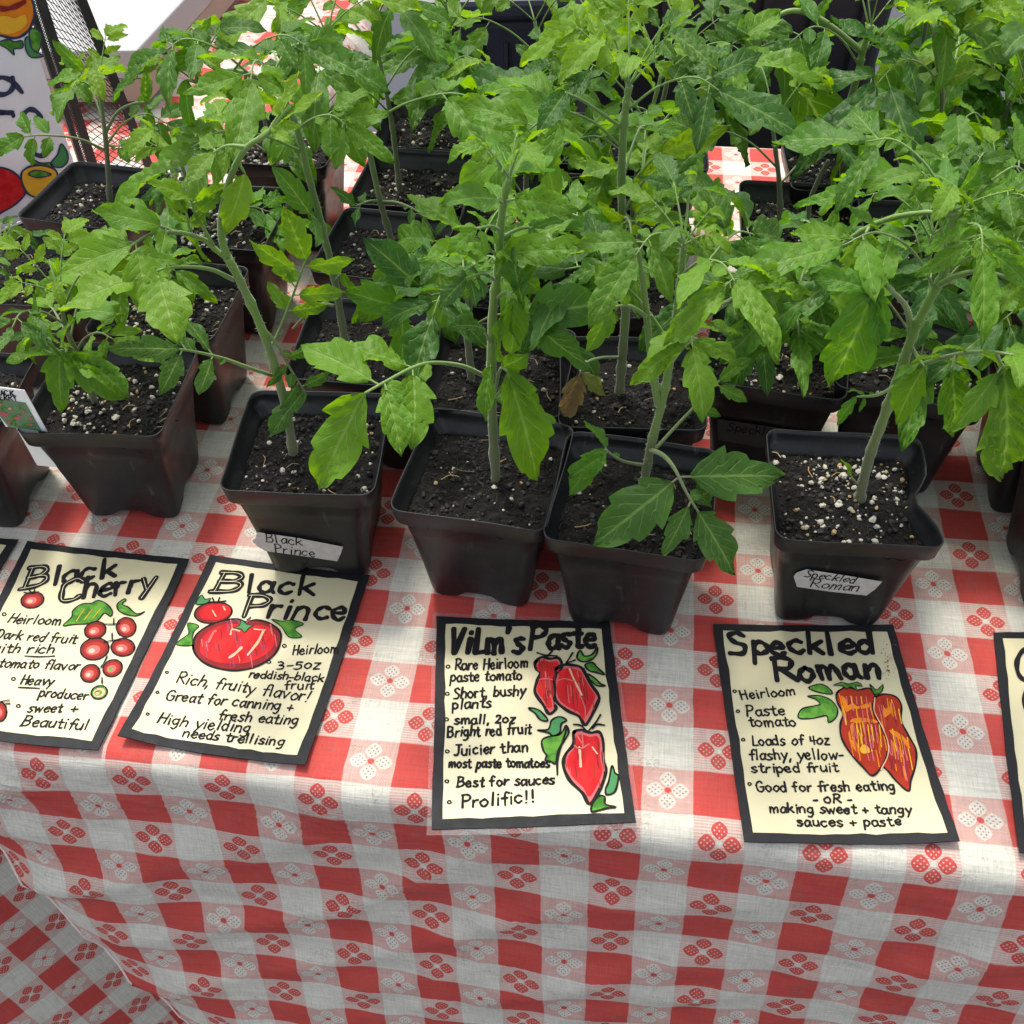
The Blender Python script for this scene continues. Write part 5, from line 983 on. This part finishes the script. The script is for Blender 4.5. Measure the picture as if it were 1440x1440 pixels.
# back leg and the mesh between
F0 = at_z(214, 246, .004); b0 = Pt(.0195, -.002); b1 = Pt(.0195, H_ + .02); pn2 = unit(np.cross(b1 - b0, F0 - b0)); F1 = at_plane(113, -4, b0, pn2); F1 = F0 + (F1 - F0) * 1.08
part('back_leg', bar(F0, F1, .008, pn2), [MAT['frame']], r, inv, False); part('foot_bar', bar(b0, F0, .006, np.array([0, 0, 1.0])), [MAT['frame']], r, inv, False)
def mesh_quad(A, B, C, D, step, rad, nrm, ns=None):
    """diamond wire mesh over the quad A B C D (A-B bottom, D-C top)"""
    mb = MB(); w = max(np.linalg.norm(B - A), np.linalg.norm(C - D)); h = np.linalg.norm(D - A); nu = max(2, int(w / step)); nvv = max(2, int(h / (step * .62)))
    if ns: nu, nvv = ns
    f = lambda u, v: (A * (1 - u) + B * u) * (1 - v) + (D * (1 - u) + C * u) * v
    for sgn in (1, -1):
        for k in range(-nvv, nu + nvv + 1):
            # line u*nu - sgn*v*nvv = k
            pts = []
            for v in np.linspace(0, 1, nvv + 1):
                u = (k + sgn * v * nvv) / nu
                if -1e-6 <= u <= 1 + 1e-6: pts.append(f(u, v) + nrm * (.0003 * sgn))
            if len(pts) > 1: mb.tube(np.array([pts[0], pts[-1]]) if len(pts) == 2 else np.array(pts), rad, 4, 0, False)
    return mb
part('wire_mesh', mesh_quad(b0, F0, F1, b1, .0068, .00042, pn2, (5, 38)), [MAT['frame']], r, inv, False); part('wire_mesh', mesh_quad(Pt(.0092, 0), Pt(.0132, 0), Pt(.0132, H_), Pt(.0092, H_), .0040, .0004, pn), [MAT['frame']], r, inv, False)
a0 = at_z(-40, 330, .004); a1 = at_z(60, 300, .004); a2 = at_z(70, 345, .004); a3 = at_z(-30, 372, .004); part('wire_mesh', mesh_quad(a3, a2, a1, a0, .0068, .00045, np.array([0, 0, 1.0])), [MAT['frame']], r, inv, False); part('tray_rim', bar(a3, a2, .005, np.array([0, 0, 1.0])), [MAT['frame']], r, inv, False)
tag(r, 'black wire mesh display stand holding the poster, left edge', 'display stand')

# ------------------------------------------------------------------ white box behind the stand
c0 = np.array([-.367, 1.10, 0]); dx = unit([1, -.02, 0]); dyv = unit([.17, .98, 0]); Wb, Db, Hb = .24, .36, .066
r, inv = root('white_box', tuple(c0 - dx * Wb / 2), 0)
def slabbox(mb, o, w, d, h0, h1, mi=0, ins=0.0):
    P = [o - dx * w + dx * ins, o - dx * ins, o + dyv * d - dx * ins, o + dyv * d - dx * w + dx * ins]
    lo = [q + np.array([0, 0, h0]) for q in P]; hi = [q + np.array([0, 0, h1]) for q in P]
    mb.add(lo + hi, [(3, 2, 1, 0), (4, 5, 6, 7), (0, 1, 5, 4), (1, 2, 6, 5), (2, 3, 7, 6), (3, 0, 4, 7)], mi)
mb = MB(); slabbox(mb, c0 + np.array([0, 0, .012]), Wb, Db, 0, .0235, 0, .002); o = part('box_base', mb, [MAT['tan']], r, inv, False)
mb = MB(); slabbox(mb, c0 - dyv * .002 + np.array([0, 0, .012]), Wb + .002, Db + .004, .0245, Hb - .012); o = part('lid', mb, [MAT['whitebox']], r, inv, False); bv = o.modifiers.new('bevel', 'BEVEL'); bv.width = .002; bv.segments = 2
mb = MB(); q = c0 + dyv * .20 + dx * .004 + np.array([0, 0, .045]); mb.tube([q, q + dx * .004], .004, 12); part('latch', mb, [MAT['steel']], r, inv)
tag(r, 'white lidded box with a tan front on the rumpled back cloth', 'box')
r = MB(); A = [at_z(x, y, .012) for x, y in ((238, 205), (250, 190), (285, 172), (312, 176), (318, 205), (290, 222))]; slabpl = Plane((0, 0, .012), (0, 0, 1)); slab(r, [q[:2] for q in A][::-1], slabpl, -.001, .001); o = part('sheet_of_paper', r, [MAT['whitebox']], None, None, False); tag(o, 'sheet of plain white paper lying behind the back left seedlings', 'paper')

# ------------------------------------------------------------------ dark plastic bins standing on the pavement behind the table
def bin_(x0, x1, Y, z0, z1, depth, mat, label):
    a = at_y(x0, 100, Y)[0]; b = at_y(x1, 100, Y)[0]; w = b - a; cx = (a + b) / 2; r, inv = root('storage_bin', (cx, Y + depth / 2, z0), 0)
    mb = MB(); hw, hd = w / 2, depth / 2; t = .88
    lo = [(-hw * t, -hd * t), (hw * t, -hd * t), (hw * t, hd * t), (-hw * t, hd * t)]; hi = [(-hw, -hd), (hw, -hd), (hw, hd), (-hw, hd)]; P = lambda q, z: np.array([cx + q[0], Y + hd + q[1], z])
    mb.add([P(q, z0 + .002) for q in lo] + [P(q, z1 - .03) for q in hi], [(3, 2, 1, 0), (4, 5, 6, 7), (0, 1, 5, 4), (1, 2, 6, 5), (2, 3, 7, 6), (3, 0, 4, 7)], 0)
    o = part('body', mb, [mat], r, inv, False); bv = o.modifiers.new('bevel', 'BEVEL'); bv.width = .012; bv.segments = 3
    for u in np.linspace(-.8, .8, 6):
        mb = MB(); mb.add([P((hw * (u + s) * (t + (1 - t) * k), -hd * (t + (1 - t) * k) - d), z0 + .03 + (z1 - z0 - .09) * k) for k in (0, 1) for s, d in ((-.035, -.002), (-.025, .007), (.025, .007), (.035, -.002))], [(0, 1, 5, 4), (1, 2, 6, 5), (2, 3, 7, 6), (4, 5, 6, 7), (3, 2, 1, 0)]); part('rib', mb, [mat], r, inv, False)
    mb = MB(); mb.box((cx, Y + hd, z1 - .014), w + .03, depth + .03, .028, 0); o = part('lid', mb, [mat], r, inv, False); bv = o.modifiers.new('bevel', 'BEVEL'); bv.width = .008; bv.segments = 2
    tag(r, label, 'storage bin', 'dark plastic storage bins behind the table')
bin_(820, 1235, 1.18, -.74, -.30, .40, MAT['bin'], 'black ribbed storage bin on the pavement behind the table, lower of the stacked pair')
bin_(815, 1245, 1.17, -.298, .16, .42, MAT['bin'], 'black ribbed storage bin stacked on another behind the table')
bin_(590, 800, 1.45, -.74, -.02, .40, MAT['slate'], 'dark slate storage bin standing left of the stacked black bins')

# ------------------------------------------------------------------ plants far behind at the upper right
def far_plant(x, y, Y, h, label, seed):
    rr = random.Random(seed); c = at_y(x, y, Y); b = np.array([c[0], Y, -.74]); r, inv = root('leafy_plant', tuple(b)); mb = MB(); tops = []
    for k in range(7):
        t = b + np.array([rr.uniform(-.16, .16), rr.uniform(-.12, .12), h * rr.uniform(.8, 1.05)]); P = smooth_path([b + np.array([rr.uniform(-.03, .03), 0, 0]), (b + t) / 2 + np.array([rr.uniform(-.05, .05), 0, .05]), t], 5); mb.tube(P, np.linspace(.006, .002, len(P)), 6, 0); tops.append(P)
    part('stalks', mb, [MAT['stem']], r, inv); mb = MB()
    for P in tops:
        for k in range(26):
            i = rr.randrange(len(P) // 3, len(P)); d = np.array([rr.gauss(0, 1), rr.gauss(0, 1), rr.gauss(.2, .5)]); d = unit(d); leaflet(mb, P[i] + d * .02, d + np.array([0, 0, -.2]), np.array([0, -.4, 1]), rr.uniform(.06, .11), .5, rr)
    o = part('foliage', mb, [MAT['leaf']], r, inv); o.color = (.0, 0, 0, 1); tag(r, label, 'plant')
far_plant(1425, 60, 1.55, .78, 'taller leafy plant growing beyond the table at the top right corner', 1); far_plant(1330, 40, 1.75, .62, 'shorter leafy plant left of the corner plant, beyond the table', 2)
